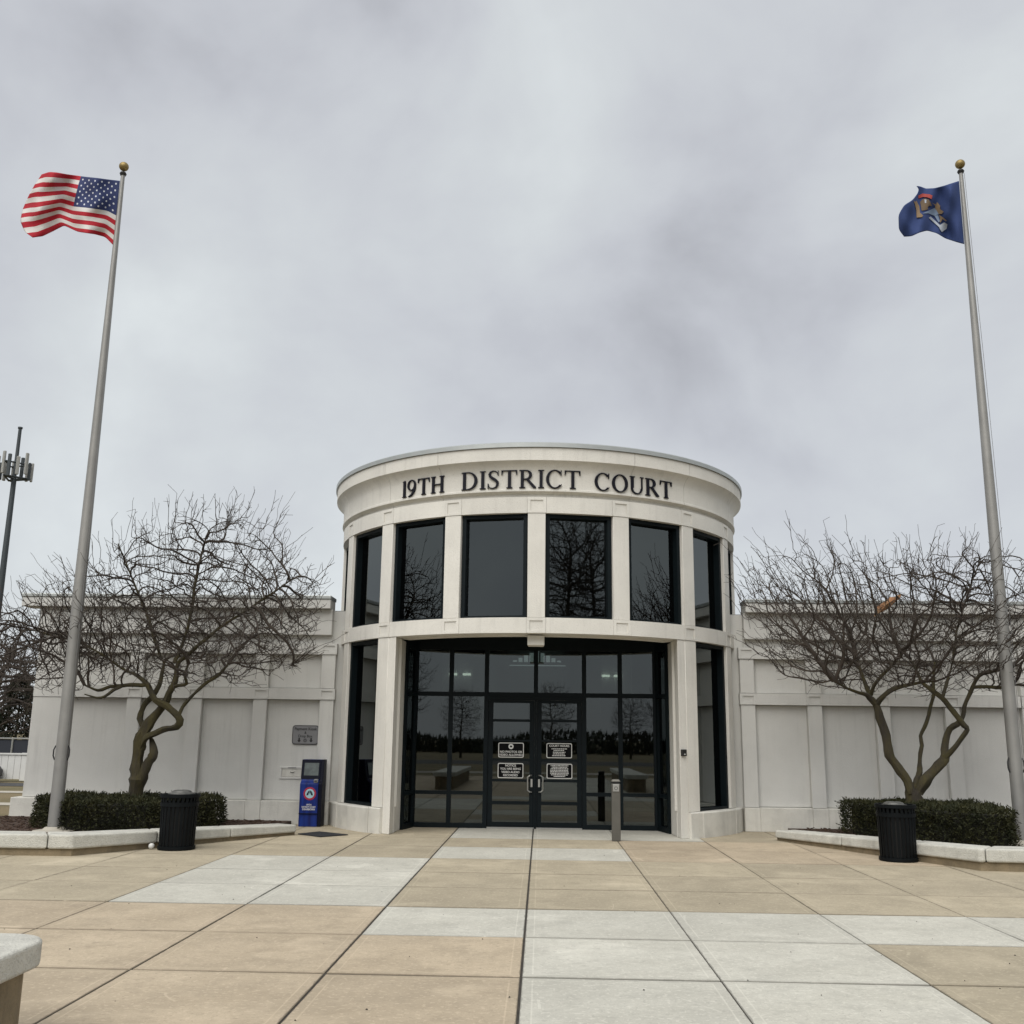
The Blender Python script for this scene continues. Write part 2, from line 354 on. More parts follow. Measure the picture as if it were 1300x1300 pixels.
def adopt(root, *objs):          # parent meshes built in world coordinates to a root that stands elsewhere
    for o in objs: o.parent = root; o.matrix_parent_inverse = Matrix.Translation(-Vector(root.location))
def text_mesh(body, size, name, mat, mtx, parent, align='CENTER', sx=1.0, thick=0.0):
    cu = bpy.data.curves.new('txt', 'FONT'); cu.body = body; cu.size = size; cu.align_x = align; cu.align_y = 'CENTER'; cu.extrude = 0.0015; cu.resolution_u = 3
    cu.offset = thick; cu.space_line = 0.95
    to = bpy.data.objects.new('txt', cu); COL.objects.link(to)
    dg = bpy.context.evaluated_depsgraph_get(); me = bpy.data.meshes.new_from_object(to.evaluated_get(dg)); bpy.data.objects.remove(to); bpy.data.curves.remove(cu)
    me.transform(Matrix.Diagonal((sx, 1, 1, 1))); me.transform(mtx); me.name = name; me.materials.clear(); me.materials.append(M[mat])
    o = bpy.data.objects.new(name, me); COL.objects.link(o)
    if parent: adopt(parent, o)
    return o
FRONT = Matrix.Rotation(rad(90), 4, 'X')       # text lying in XY -> facing -Y

# ------------------------------------------------------------------ ground, plaza
def sheet(name, poly, z, mat, kind='structure', label=None):
    me = bpy.data.meshes.new(name); me.from_pydata([(x, y, z) for x, y in poly], [], [tuple(range(len(poly)))]); me.materials.append(M[mat])
    o = bpy.data.objects.new(name, me); COL.objects.link(o); o['kind'] = kind; return o
sheet('ground', [(-900, -900), (900, -900), (900, 1400), (-900, 1400)], -0.07, 'grass')
plaza = sheet('plaza', [(-11.9, -6.0), (11.7, -6.0), (11.7, 20.75), (-11.9, 20.75)], -0.009, 'joint')
XJ = [-11.85, -10.4, -8.93, -7.45, -5.98, -4.50, -3.04, -1.585, -0.135, 1.33, 2.845, 4.32, 5.80, 7.27, 8.75, 10.2, 11.65]
YJ = [-6.0, -4.1, -2.6, -1.05, 0.48, 2.0, 3.5, 5.02, 6.52, 8.03, 9.55, 11.08, 12.5, 13.85, 15.4, 17.0, 18.45, 20.74]
rs = random.Random(3)
for j in range(len(YJ)-1):
    for i in range(len(XJ)-1):
        xc, yc = (XJ[i]+XJ[i+1])/2, (YJ[j]+YJ[j+1])/2
        if abs(xc) > 8 and yc < 5: continue
        m = 'tan'
        if yc < 11 and xc < 1.3: m = 'pink'
        if 15.4 < yc < 18.4 and xc > 1.3: m = 'pink'
        if -0.2 < xc < 2.8 and yc < 9.5: m = 'pale'
        if 9.5 < yc < 11.05 and xc > -1.6: m = 'pale'
        if -4.5 < xc < -1.6 and 11.1 < yc < 15.4: m = 'pale'
        if -1.6 < xc < 1.3 and 15.4 < yc < 17: m = 'pale'
        if -3.1 < xc < 2.8 and yc > 18.45: m = 'pale' if abs(xc) < 2.2 else 'tan'
        gx = 0.0045 if XJ[i] not in (-3.04, -1.585, -0.135) else 0.009
        gx2 = 0.0045 if XJ[i+1] not in (-3.04, -1.585, -0.135) else 0.009
        t = [rs.uniform(-0.0025, 0.0025) for _ in range(4)]
        gy, gy2 = [(0.019 if q in (8.03, 11.08) else (0.014 if q < 11 else 0.009)) for q in (YJ[j], YJ[j+1])]
        x0, x1, y0, y1 = XJ[i]+gx, XJ[i+1]-gx2, YJ[j]+gy, YJ[j+1]-gy2
        MB().prism([(x0, y0), (x1, y0), (x1, y1), (x0, y1)], -0.024, t).build('slab', m, plaza, bevel=0.004, seg=1)

# lawn paths and road to the left of the building
sheet('path', [(-60, 25.6), (-10.4, 25.6), (-10.4, 26.5), (-60, 26.5)], -0.062, 'path')
sheet('pavement', [(-60, 30.6), (-10.4, 30.6), (-10.4, 31.5), (-60, 31.5)], -0.058, 'path')
sheet('road', [(-90, 34.3), (-10.4, 34.3), (-10.4, 36.4), (-90, 36.4)], -0.06, 'asphalt')
sheet('street', [(-200, -40), (200, -40), (200, -29), (-200, -29)], -0.06, 'asphalt')
sheet('sidewalk', [(-200, -14), (200, -14), (200, -11.5), (-200, -11.5)], -0.06, 'path')

# ------------------------------------------------------------------ courthouse
CX, CY, R0 = -0.1, 22.2, 4.25
STEP = 21.3; HW = 2.15
court = empty('courthouse', (0, 22, 0), 'pale concrete courthouse with round glazed entrance rotunda and two low wings', 'building')
def arcbox(mb, r0, r1, a0, a1, z0, z1, n=None):
    n = n or max(2, int(abs(a1-a0)/1.8)+1)
    return mb.lathe(CX, CY, [(r0, z0), (r1, z0), (r1, z1), (r0, z1)], rad(a0), rad(a1), n, True)
def P(r, a): return (CX+r*math.sin(rad(a)), CY-r*math.cos(rad(a)))
def part(mb, name, mat, bevel=0.0, parent=None, seg=2):
    o = mb.build(name, mat, None, bevel, seg); adopt(court, o) if parent is None else None
    if parent is not None: o.parent = parent
    return o

# cornice ring in precast panels
cornice = part(MB().lathe(CX, CY, [(3.92, 5.98), (4.14, 5.98), (4.14, 6.9), (3.92, 6.9)], n=96, closed_prof=True), 'cornice', 'sealant')
prof = [(4.16, 6.0), (4.185, 6.0), (4.185, 6.045), (4.25, 6.075), (4.285, 6.085), (4.285, 6.12), (4.27, 6.13), (4.27, 6.40), (4.285, 6.47), (4.325, 6.54), (4.375, 6.595), (4.415, 6.62), (4.43, 6.63), (4.43, 6.865), (4.16, 6.865)]
seams = [-180, -150, -118, -96, -67, -41.5, -24.6, 24.0, 41.0, 67, 96, 118, 150, 180]
for a, b in zip(seams[:-1], seams[1:]):
    part(MB().lathe(CX, CY, prof, rad(a+0.05), rad(b-0.05), max(3, int((b-a)/1.5)), True), 'cornice_panel', 'precast', parent=cornice)
part(MB().lathe(CX, CY, [(4.0, 6.87), (4.462, 6.87), (4.462, 6.945), (4.44, 6.965), (4.0, 6.965)], n=120, closed_prof=True), 'roof_coping', 'coping_metal')
part(MB().lathe(CX, CY, [(0.01, 6.90), (3.99, 6.90)], n=64), 'rotunda_roof', 'roof')
part(MB().tube([(-0.07, 18.1, 6.95), (-0.07, 18.1, 7.12)], [0.008, 0.003], 5), 'lightning_rod', 'steel')

PIL = [k*STEP for k in range(-4, 5)]
def band(z0, z1, nm, r1=4.25):
    for a in PIL:
        bl = arcbox(MB(), 3.93, r1-0.012, a-HW-0.15, a+HW+0.15, z0, z1, 4)
        ft = 0.055; w = HW+0.15; wa = math.degrees(ft/4.25)
        arcbox(bl, r1-0.011, r1+0.006, a-w, a+w, z1-ft, z1-0.001, 4)
        arcbox(bl, r1-0.011, r1+0.006, a-w, a+w, z0+0.001, z0+ft*0.8, 4)
        arcbox(bl, r1-0.011, r1+0.005, a-w, a-w+wa, z0+ft*0.8, z1-ft, 2)
        arcbox(bl, r1-0.011, r1+0.005, a+w-wa, a+w, z0+ft*0.8, z1-ft, 2)
        part(bl, nm+'_block', 'precast')
    for a, b in zip(PIL[:-1], PIL[1:]):
        part(arcbox(MB(), 3.93, r1, a+HW+0.2, b-HW-0.2, z0, z1, 12), nm, 'precast')
    # plain ring behind so that no joint shows daylight
band(5.69, 5.985, 'lintel'); band(3.52, 3.795, 'sill_band')
def window(a, b, z0, z1, r=4.085, fw=0.068, fd=0.20, outer=0):
    P0, Q0 = P(r, a), P(r, b); ln = math.dist(P0, Q0)
    f = MB()
    f.obox(P0, Q0, 0, fw, -fd/2, fd/2, z0, z1); f.obox(P0, Q0, ln-fw, ln, -fd/2, fd/2, z0, z1)
    f.obox(P0, Q0, fw, ln-fw, -fd/2+0.003, fd/2-0.003, z1-fw, z1); f.obox(P0, Q0, fw, ln-fw, -fd/2+0.003, fd/2-0.003, z0, z0+fw*0.6)
    fo = part(f, 'window', 'frame')
    part(MB().obox(P0, Q0, fw-0.01, ln-fw+0.01, 0.024, 0.040, z0+0.04, z1-fw+0.01), 'pane', 'glass', parent=fo)
    return fo
for a, b in zip(PIL[:-1], PIL[1:]):
    window(a+HW, b-HW, 3.797, 5.688)
for a in PIL:
    part(arcbox(MB(), 3.90, 4.245, a-HW, a+HW, 3.797, 5.688, 5), 'pilaster', 'precast', bevel=0.006, seg=1)
# rear of the drum above and behind the wings
part(arcbox(MB(), 3.95, 4.2, 4*STEP+HW, 360-4*STEP-HW, 0.0, 5.98, 60), 'drum_wall', 'stucco')
for s_ in (-1, 1):
    a0, a1 = sorted((s_*2*STEP, s_*3*STEP))
    window(a0+HW if s_ > 0 else a0+HW, a1-HW, 0.452, 3.515, r=4.09)
    part(arcbox(MB(), 3.90, 4.243, s_*3*STEP-HW, s_*3*STEP+HW, 0.452, 3.518, 5), 'pilaster', 'precast', bevel=0.006, seg=1)
    # recessed return beside the wing
    lo, hi = sorted((s_*(3*STEP+HW), s_*(4*STEP+HW)))
    part(arcbox(MB(), 3.9, 4.06, lo, hi, 0.0, 3.518, 16), 'niche_wall', 'stucco')
    # plinth pieces
    e0, e1 = sorted((s_*(2*STEP+HW+0.05), s_*(3*STEP-HW)))
    pl = [(3.9, 0.0), (4.315, 0.0), (4.315, 0.425), (4.30, 0.446), (3.9, 0.449)]
    part(MB().lathe(CX, CY, pl, rad(e0), rad(e1), 12, True), 'plinth', 'plinthc')
    e0, e1 = sorted((s_*(3*STEP-HW+0.05), s_*(3*STEP+HW+0.4)))
    part(MB().lathe(CX, CY, [(3.9, 0), (4.325, 0), (4.325, 0.425), (4.31, 0.446), (3.9, 0.449)], rad(e0), rad(e1), 6, True), 'plinth', 'plinthc')
    e0, e1 = sorted((s_*(3*STEP+HW+0.45), s_*(3*STEP+HW+6.5)))
    part(MB().lathe(CX, CY, pl, rad(e0), rad(e1), 6, True), 'plinth', 'plinthc')
    e0, e1 = sorted((s_*(2*STEP-HW), s_*(2*STEP+HW)))
    part(MB().lathe(CX, CY, [(3.95, 0), (4.30, 0), (4.30, 0.43), (4.285, 0.446), (3.95, 0.449)], rad(e0), rad(e1), 6, True), 'plinth', 'plinthc')
    part(arcbox(MB(), 3.9, 4.243, e0, e1, 0.452, 3.518, 5), 'pilaster', 'precast', bevel=0.006, seg=1)
    # pier face and deep reveal of the portal
    aI = s_*37.8; aO = s_*(2*STEP-HW-0.04)
    xin = -0.1 + s_*2.60; yin = CY - 4.24*math.cos(rad(37.8))
    pts = [P(4.236, aO+(aI-aO)*k/4) for k in range(5)]
    poly = pts + [(CX+s_*2.535, 19.80), (CX+s_*2.95, 19.95)]
    if s_ > 0: poly = poly[::-1]
    part(MB().prism(poly, 0.0, 3.518), 'portal_pier', 'precast', bevel=0.012)
    # dark glazed return from the pier to the shop front
    A, B = (CX+s_*2.54, 19.80), (CX+s_*2.40, 20.46)
    ln = math.dist(A, B)
    f = MB()
    for s0, s1, z0, z1 in ((0, 0.09, 0, 3.74), (ln-0.09, ln, 0, 3.74), (0.09, ln-0.09, 0, 0.1), (0.09, ln-0.09, 0.62, 0.69), (0.09, ln-0.09, 2.5, 2.57), (0.09, ln-0.09, 3.4, 3.74)):
        f.obox(A, B, s0, s1, -0.05, 0.05, z0, z1)
    fo = part(f, 'side_screen', 'frame')
    for z0, z1 in ((0.1, 0.62), (0.69, 2.5), (2.57, 3.4)):
        part(MB().obox(A, B, 0.085, ln-0.085, -0.006, 0.006, z0-0.005, z1+0.005), 'pane', 'glass', parent=fo)
# portal soffit, hanging block, dark ceiling
part(arcbox(MB(), 3.72, 3.925, -40, 40, 3.50, 3.80, 40), 'portal_beam', 'precast')
part(arcbox(MB(), 3.70, 4.04, -HW, HW, 3.325, 3.50, 4), 'hanging_block', 'precast', bevel=0.008)
part(MB().prism([(-2.72, 19.15), (-1.9, 18.8), (-0.1, 18.50), (1.7, 18.8), (2.52, 19.15), (2.72, 20.6), (-2.92, 20.6)], 3.742, 3.79), 'portal_ceiling', 'blackmetal')
# shop front
YS = 20.5
XM = [-2.50, -1.79, -1.085, -0.105, 0.85, 1.56, 2.25]
sf = MB(); wv = 0.042
def bar(x0, x1, z0, z1, d=0.055): sf.box(x0, x1, YS-d, YS+d, z0, z1)
for i, x in enumerate(XM):
    if i == 3: bar(x-wv, x+wv, 2.505, 3.42)
    else: bar(x-wv, x+wv, 0.0, 3.42)
bar(-2.6, 2.4, 3.42, 3.745, 0.05)
for a, b in zip(XM[:-1], XM[1:]):
    bar(a+wv, b-wv, 2.505, 2.59, 0.052)
for a, b in ((0, 1), (1, 2), (4, 5), (5, 6)):
    bar(XM[a]+wv, XM[b]-wv, 0.62, 0.69, 0.052); bar(XM[a]+wv, XM[b]-wv, 0.0, 0.09, 0.052)
bar(XM[2]+wv, XM[4]-wv, 2.44, 2.503, 0.05)
shop = part(sf, 'shop_front', 'frame')
for a, b in zip(XM[:-1], XM[1:]):
    part(MB().box(a+0.03, b-0.03, YS-0.008, YS+0.008, 2.58, 3.425), 'pane', 'glass', parent=shop)
for a, b in ((0, 1), (1, 2), (4, 5), (5, 6)):
    for z0, z1 in ((0.08, 0.63), (0.68, 2.515)):
        part(MB().box(XM[a]+0.03, XM[b]-0.03, YS-0.008, YS+0.008, z0, z1), 'pane', 'glass', parent=shop)
def door(x0, x1, hinge):
    d = MB(); sw = 0.095; y0, y1 = YS-0.028, YS+0.028
    d.box(x0, x0+sw, y0, y1, 0.03, 2.435); d.box(x1-sw, x1, y0, y1, 0.03, 2.435)
    rails = [(0.03, 0.12), (0.445, 0.51), (0.875, 0.925), (1.265, 1.315), (1.64, 1.675), (2.02, 2.07), (2.385, 2.435)]
    for z0, z1 in rails: d.box(x0+sw, x1-sw, y0+0.003, y1-0.003, z0, z1)
    do = part(d, 'door', 'frame')
    for (a, b), (c, e_) in zip(rails[:-1], rails[1:]):
        part(MB().box(x0+sw-0.01, x1-sw+0.01, YS-0.006, YS+0.006, b-0.005, c+0.005), 'pane', 'glass', parent=do)
    part(MB().box(x0, x1, YS-0.06, YS+0.06, 0.002, 0.026), 'threshold', 'steel', parent=do)
    hx = x1-0.05 if hinge < 0 else x0+0.05; sgn = -1 if hinge < 0 else 1
    hp = [(hx, y0-0.005, 0.68), (hx, y0-0.06, 0.69)] 
    X2 = hx + sgn*0.075
    part(MB().tube([(hx, y0, 0.685), (hx, y0-0.05, 0.69), (hx+sgn*0.03, y0-0.075, 0.69), (X2, y0-0.075, 0.72), (X2, y0-0.075, 0.97), (hx+sgn*0.03, y0-0.075, 1.0), (hx, y0-0.05, 1.0), (hx, y0, 1.005)], 0.013, 8), 'handle', 'steel', parent=do)
    part(MB().box(hx-0.018, hx+0.018, y0-0.012, y0-0.0005, 0.78, 0.93), 'lock_plate', 'steel', parent=do)
    return do
dl = door(-1.038, -0.128, -1); dr = door(-0.082, 0.803, 1)
part(MB().box(-0.125, -0.085, YS-0.05, YS+0.05, 0.0, 2.437), 'door_post', 'frame')
def notice(dobj, xc, zc, w, h, lines, icon=False):
    y = YS-0.034
    n = MB()
    def rr(mb, w_, h_, y0, y1, r):
        pts = []
        for cx_, cz_, a0 in ((w_/2-r, h_/2-r, 0), (-w_/2+r, h_/2-r, 90), (-w_/2+r, -h_/2+r, 180), (w_/2-r, -h_/2+r, 270)):
            for k in range(4):
                a = rad(a0+30*k); pts.append((cx_+r*math.cos(a), cz_+r*math.sin(a)))
        m_ = len(pts)
        mb.add([(xc+p, y1, zc+q) for p, q in pts]+[(xc+p, y0, zc+q) for p, q in pts], [tuple(range(m_)), tuple(range(2*m_-1, m_-1, -1))]+[(i, (i+1) % m_, m_+(i+1) % m_, m_+i) for i in range(m_)])
    a = MB(); rr(a, w, h, y-0.004, y+0.024, 0.03); part(a, 'notice_border', 'signwhite', parent=dobj)
    b = MB(); rr(b, w-0.03, h-0.03, y-0.007, y-0.0045, 0.022); part(b, 'notice_panel', 'signblack', parent=dobj)
    if icon:
        c = MB(); cz = zc+h*0.24
        c.add([(xc+0.05*math.cos(rad(15*k)), y-0.009, cz+0.05*math.sin(rad(15*k))) for k in range(24)], [tuple(range(24))])
        part(c, 'notice_icon', 'signwhite', parent=dobj)
        c = MB(); c.add([(xc-0.022, y-0.011, cz-0.016), (xc+0.022, y-0.011, cz-0.016), (xc+0.022, y-0.011, cz+0.014), (xc+0.008, y-0.011, cz+0.014), (xc, y-0.011, cz+0.024), (xc-0.022, y-0.011, cz+0.014)], [(0, 1, 2, 3, 4, 5)])
        part(c, 'notice_icon', 'signblack', parent=dobj)
    for body, zz, sz, mt in lines:
        o = text_mesh(body, sz, 'notice_lettering', mt, Matrix.Translation((xc, y-0.0095, zc+zz)) @ FRONT, None, thick=0.0012)
        o.parent = dobj
def dashes(dobj, xc, zc, rows):
    mb = MB(); r_ = random.Random(int(zc*1000+xc*77))
    for zz, w, h in rows:
        x = -w/2
        while x < w/2-0.01:
            l_ = r_.uniform(0.012, 0.045); l_ = min(l_, w/2-x)
            mb.box(xc+x, xc+x+l_, YS-0.0445, YS-0.0425, zc+zz-h/2, zc+zz+h/2); x += l_+0.009
    part(mb, 'notice_lettering', 'signwhite', parent=dobj)
notice(dl, -0.585, 1.475, 0.50, 0.285, [('NO PHOTOS OR', -0.035, 0.058, 'signwhite'), ('VIDEO ALLOWED', -0.093, 0.058, 'signwhite')], True)
notice(dl, -0.59, 1.085, 0.50, 0.285, [('NOTICE', 0.095, 0.058, 'signwhite'), ('YOU ARE BEING', 0.033, 0.055, 'signwhite'), ('VIDEO AUDIO', -0.03, 0.055, 'signwhite'), ('RECORDED', -0.09, 0.055, 'signwhite')])
notice(dr, 0.36, 1.475, 0.50, 0.285, [('COURT HOURS', 0.09, 0.056, 'signwhite')])
dashes(dr, 0.36, 1.475, [(0.035, 0.30, 0.016), (0.005, 0.22, 0.016), (-0.03, 0.24, 0.018), (-0.062, 0.24, 0.018), (-0.095, 0.27, 0.018)])
notice(dr, 0.365, 1.085, 0.50, 0.285, [])
dashes(dr, 0.365, 1.085, [(0.105-0.029*k, (0.34, 0.30, 0.34, 0.36, 0.36, 0.36, 0.32, 0.22)[k], 0.017) for k in range(8)])
# interior of the rotunda and lobby
hall = MB()
hall.box(-3.6, 3.4, 25.4, 25.5, 0.0, 6.6)
hall.box(-3.0, -1.6, 24.0, 24.12, 0.0, 5.2); hall.box(1.4, 2.8, 24.0, 24.12, 0.0, 5.2)
for x in (-2.4, -0.9, 0.7, 2.2): hall.box(x-0.14, x+0.14, 23.4, 23.68, 0.02, 6.4)
part(hall, 'lobby_wall', 'interior')
part(MB().box(-3.4, 3.2, YS+0.06, 25.38, -0.02, 0.012), 'lobby_floor', 'int_floor')
part(MB().lathe(CX, CY, [(0.02, 6.55), (3.9, 6.55)], n=40), 'lobby_ceiling', 'interior')
part(MB().box(-2.9, 2.7, 23.7, 25.3, 3.6, 3.75), 'lobby_gallery', 'interior')
for k in range(9):
    x0 = -0.60+k*0.125; hgt = 0.26*(1-abs(k-4)/4.6)
    part(MB().box(x0-0.045, x0+0.045, 23.30, 23.34, 3.40, 3.40+hgt), 'lattice_glow', 'glow_dim')  # glow put into bars for the pale triangular lattice above the doors
part(MB().box(-0.72, 0.55, 23.29, 23.35, 3.31, 3.328), 'ceiling_lamp', 'glow_dim')
for x in (-2.06, -1.74, 1.50, 1.78):
    part(MB().box(x-0.09, x+0.09, 23.9, 24.3, 3.12, 3.165), 'ceiling_lamp', 'lamp')
wet = MB(); wet.add([(1.2, 21.05, 0.015), (1.52, 21.05, 0.015), (1.46, 21.2, 0.62), (1.26, 21.2, 0.62), (1.2, 21.35, 0.015), (1.52, 21.35, 0.015), (1.46, 21.215, 0.62), (1.26, 21.215, 0.62)], [(0, 1, 2, 3), (5, 4, 7, 6), (3, 2, 6, 7)])
tag(wet.build('caution_sign', 'yellow'), 'yellow folding floor caution sign standing inside behind the entrance glass', 'caution sign')
tag(MB().box(-1.50, -1.27, YS+0.012, YS+0.018, 0.86, 1.27).build('poster', 'teal'), 'tall teal paper notice taped inside the entrance glass left of doors', 'poster')
tag(MB().box(0.90, 1.02, YS+0.012, YS+0.018, 0.98, 1.13).build('sticker', 'teal'), 'small pale blue sticker on the glass right of the doors', 'sticker')

# lettering on the frieze
SW, TH = 0.155, 0.06
def rect(x0, y0, x1, y1): return [(x0, y0), (x1, y0), (x1, y1), (x0, y1)]
def stem(x, w=SW, bot=True, top=True, y0=0, y1=1):
    r = [rect(x, y0, x+w, y1)]
    if bot: r.append(rect(x-0.075, y0, x+w+0.075, y0+0.045))
    if top: r.append(rect(x-0.075, y1-0.045, x+w+0.075, y1))
    return r
def ring(cx, cy, rx, ry, a0, a1, tx=SW, ty=TH, n=18):
    r = []
    for k in range(n):
        q = []
        for a, (p_, q_) in ((a0+(a1-a0)*k/n, (rx, ry)), (a0+(a1-a0)*(k+1)/n, (rx, ry)), (a0+(a1-a0)*(k+1)/n, (rx-tx, ry-ty)), (a0+(a1-a0)*k/n, (rx-tx, ry-ty))):
            q.append((cx+p_*math.cos(rad(a)), cy+q_*math.sin(rad(a))))
        r.append(q)
    return r
def stroke(pts, th):
    L_, R_ = [], []
    for i, p in enumerate(pts):
        a = pts[max(0, i-1)]; b = pts[min(len(pts)-1, i+1)]; d = Vector((b[0]-a[0], b[1]-a[1])).normalized(); n = Vector((-d.y, d.x))*th[i]/2
        L_.append((p[0]+n.x, p[1]+n.y)); R_.append((p[0]-n.x, p[1]-n.y))
    return [[R_[i], R_[i+1], L_[i+1], L_[i]] for i in range(len(pts)-1)]
G = {}
G['I'] = (0.29, stem(0.077))
G['1'] = (0.29, stem(0.09, top=False) + [[(0.02, 0.93), (0.09, 0.9), (0.225, 1.0), (0.2, 1.03)]])
G['H'] = (0.86, stem(0.077) + stem(0.64) + [rect(0.2, 0.48, 0.65, 0.535)])
G['T'] = (0.80, stem(0.335, top=False) + [rect(0.0, 0.945, 0.8, 1.0), [(0, 1), (0, 0.74), (0.03, 0.74), (0.09, 0.96)], [(0.8, 1), (0.71, 0.96), (0.77, 0.74), (0.8, 0.74)]])
G['D'] = (0.88, stem(0.077) + [rect(0.2, 0, 0.36, 0.05), rect(0.2, 0.95, 0.36, 1)] + ring(0.36, 0.5, 0.50, 0.5, -90, 90))
G['O'] = (0.90, ring(0.45, 0.5, 0.45, 0.52, 0, 360, n=36))
G['C'] = (0.84, ring(0.45, 0.5, 0.45, 0.52, 42, 318, n=30) + [[(0.74, 0.70), (0.78, 0.70), (0.79, 1.0), (0.755, 1.0)], [(0.74, 0.13), (0.80, 0.20), (0.79, 0.23), (0.74, 0.19)]])
G['U'] = (0.84, stem(0.077, bot=False, y0=0.33) + stem(0.70, w=0.06, bot=False, y0=0.33) + ring(0.4185, 0.335, 0.3415, 0.355, 180, 360, tx=0.10) )
G['R'] = (0.84, stem(0.077) + [rect(0.2, 0.95, 0.34, 1), rect(0.2, 0.47, 0.36, 0.52)] + ring(0.34, 0.735, 0.31, 0.265, -90, 90) + [[(0.32, 0.49), (0.70, 0.0), (0.86, 0.0), (0.86, 0.04), (0.47, 0.5)]])
sp = [(.55, .74), (.53, .87), (.43, .965), (.3, .985), (.16, .92), (.11, .80), (.15, .68), (.27, .58), (.42, .48), (.52, .37), (.53, .22), (.45, .07), (.30, .015), (.16, .04), (.07, .14), (.045, .28)]
st = [.03, .04, .05, .055, .09, .125, .14, .145, .145, .14, .125, .08, .05, .05, .04, .03]
G['S'] = (0.62, stroke(sp, st) + [rect(0.545, 0.72, 0.575, 1.0), rect(0.02, 0.0, 0.05, 0.29)])
G['9'] = (0.66, ring(0.31, 0.68, 0.31, 0.335, 0, 360, tx=0.12, n=30) + stroke([(.555, .70), (.55, .50), (.48, .28), (.32, .09), (.08, -0.02)], [.12, .13, .13, .10, .03]))
lroot = bpy.data.objects.new('lettering', None); COL.objects.link(lroot); adopt(court, lroot)
def word(w, a0, a1, z0, h, Rl=4.272):
    adv = [G[c][0] for c in w]; gap = 0.11; nat = sum(adv)+gap*(len(w)-1); k = rad(a1-a0)*Rl/nat; x = 0
    for c in w:
        mb = MB()
        for qi, poly in enumerate(G[c][1]):
            # subdivide none: strokes are short against the drum radius
            rf = Rl+0.032+0.0004*(qi % 7); rb = Rl+0.004
            n = len(poly); front = []; back = []
            for px, py in poly:
                ang = rad(a0)+(x+px)*k/Rl; z = z0+py*h
                front.append((CX+rf*math.sin(ang), CY-rf*math.cos(ang), z)); back.append((CX+rb*math.sin(ang), CY-rb*math.cos(ang), z))
            mb.add(front+back, [tuple(range(n)), tuple(range(2*n-1, n-1, -1))]+[(i, n+i, n+(i+1) % n, (i+1) % n) for i in range(n)])
        o = mb.build('letter', 'letter'); o.parent = lroot
        x += G[c][0]+gap
word('19TH', -36.8, -23.7, 6.143, 0.315); word('DISTRICT', -18.9, 10.6, 6.143, 0.335); word('COURT', 14.2, 36.3, 6.143, 0.325)

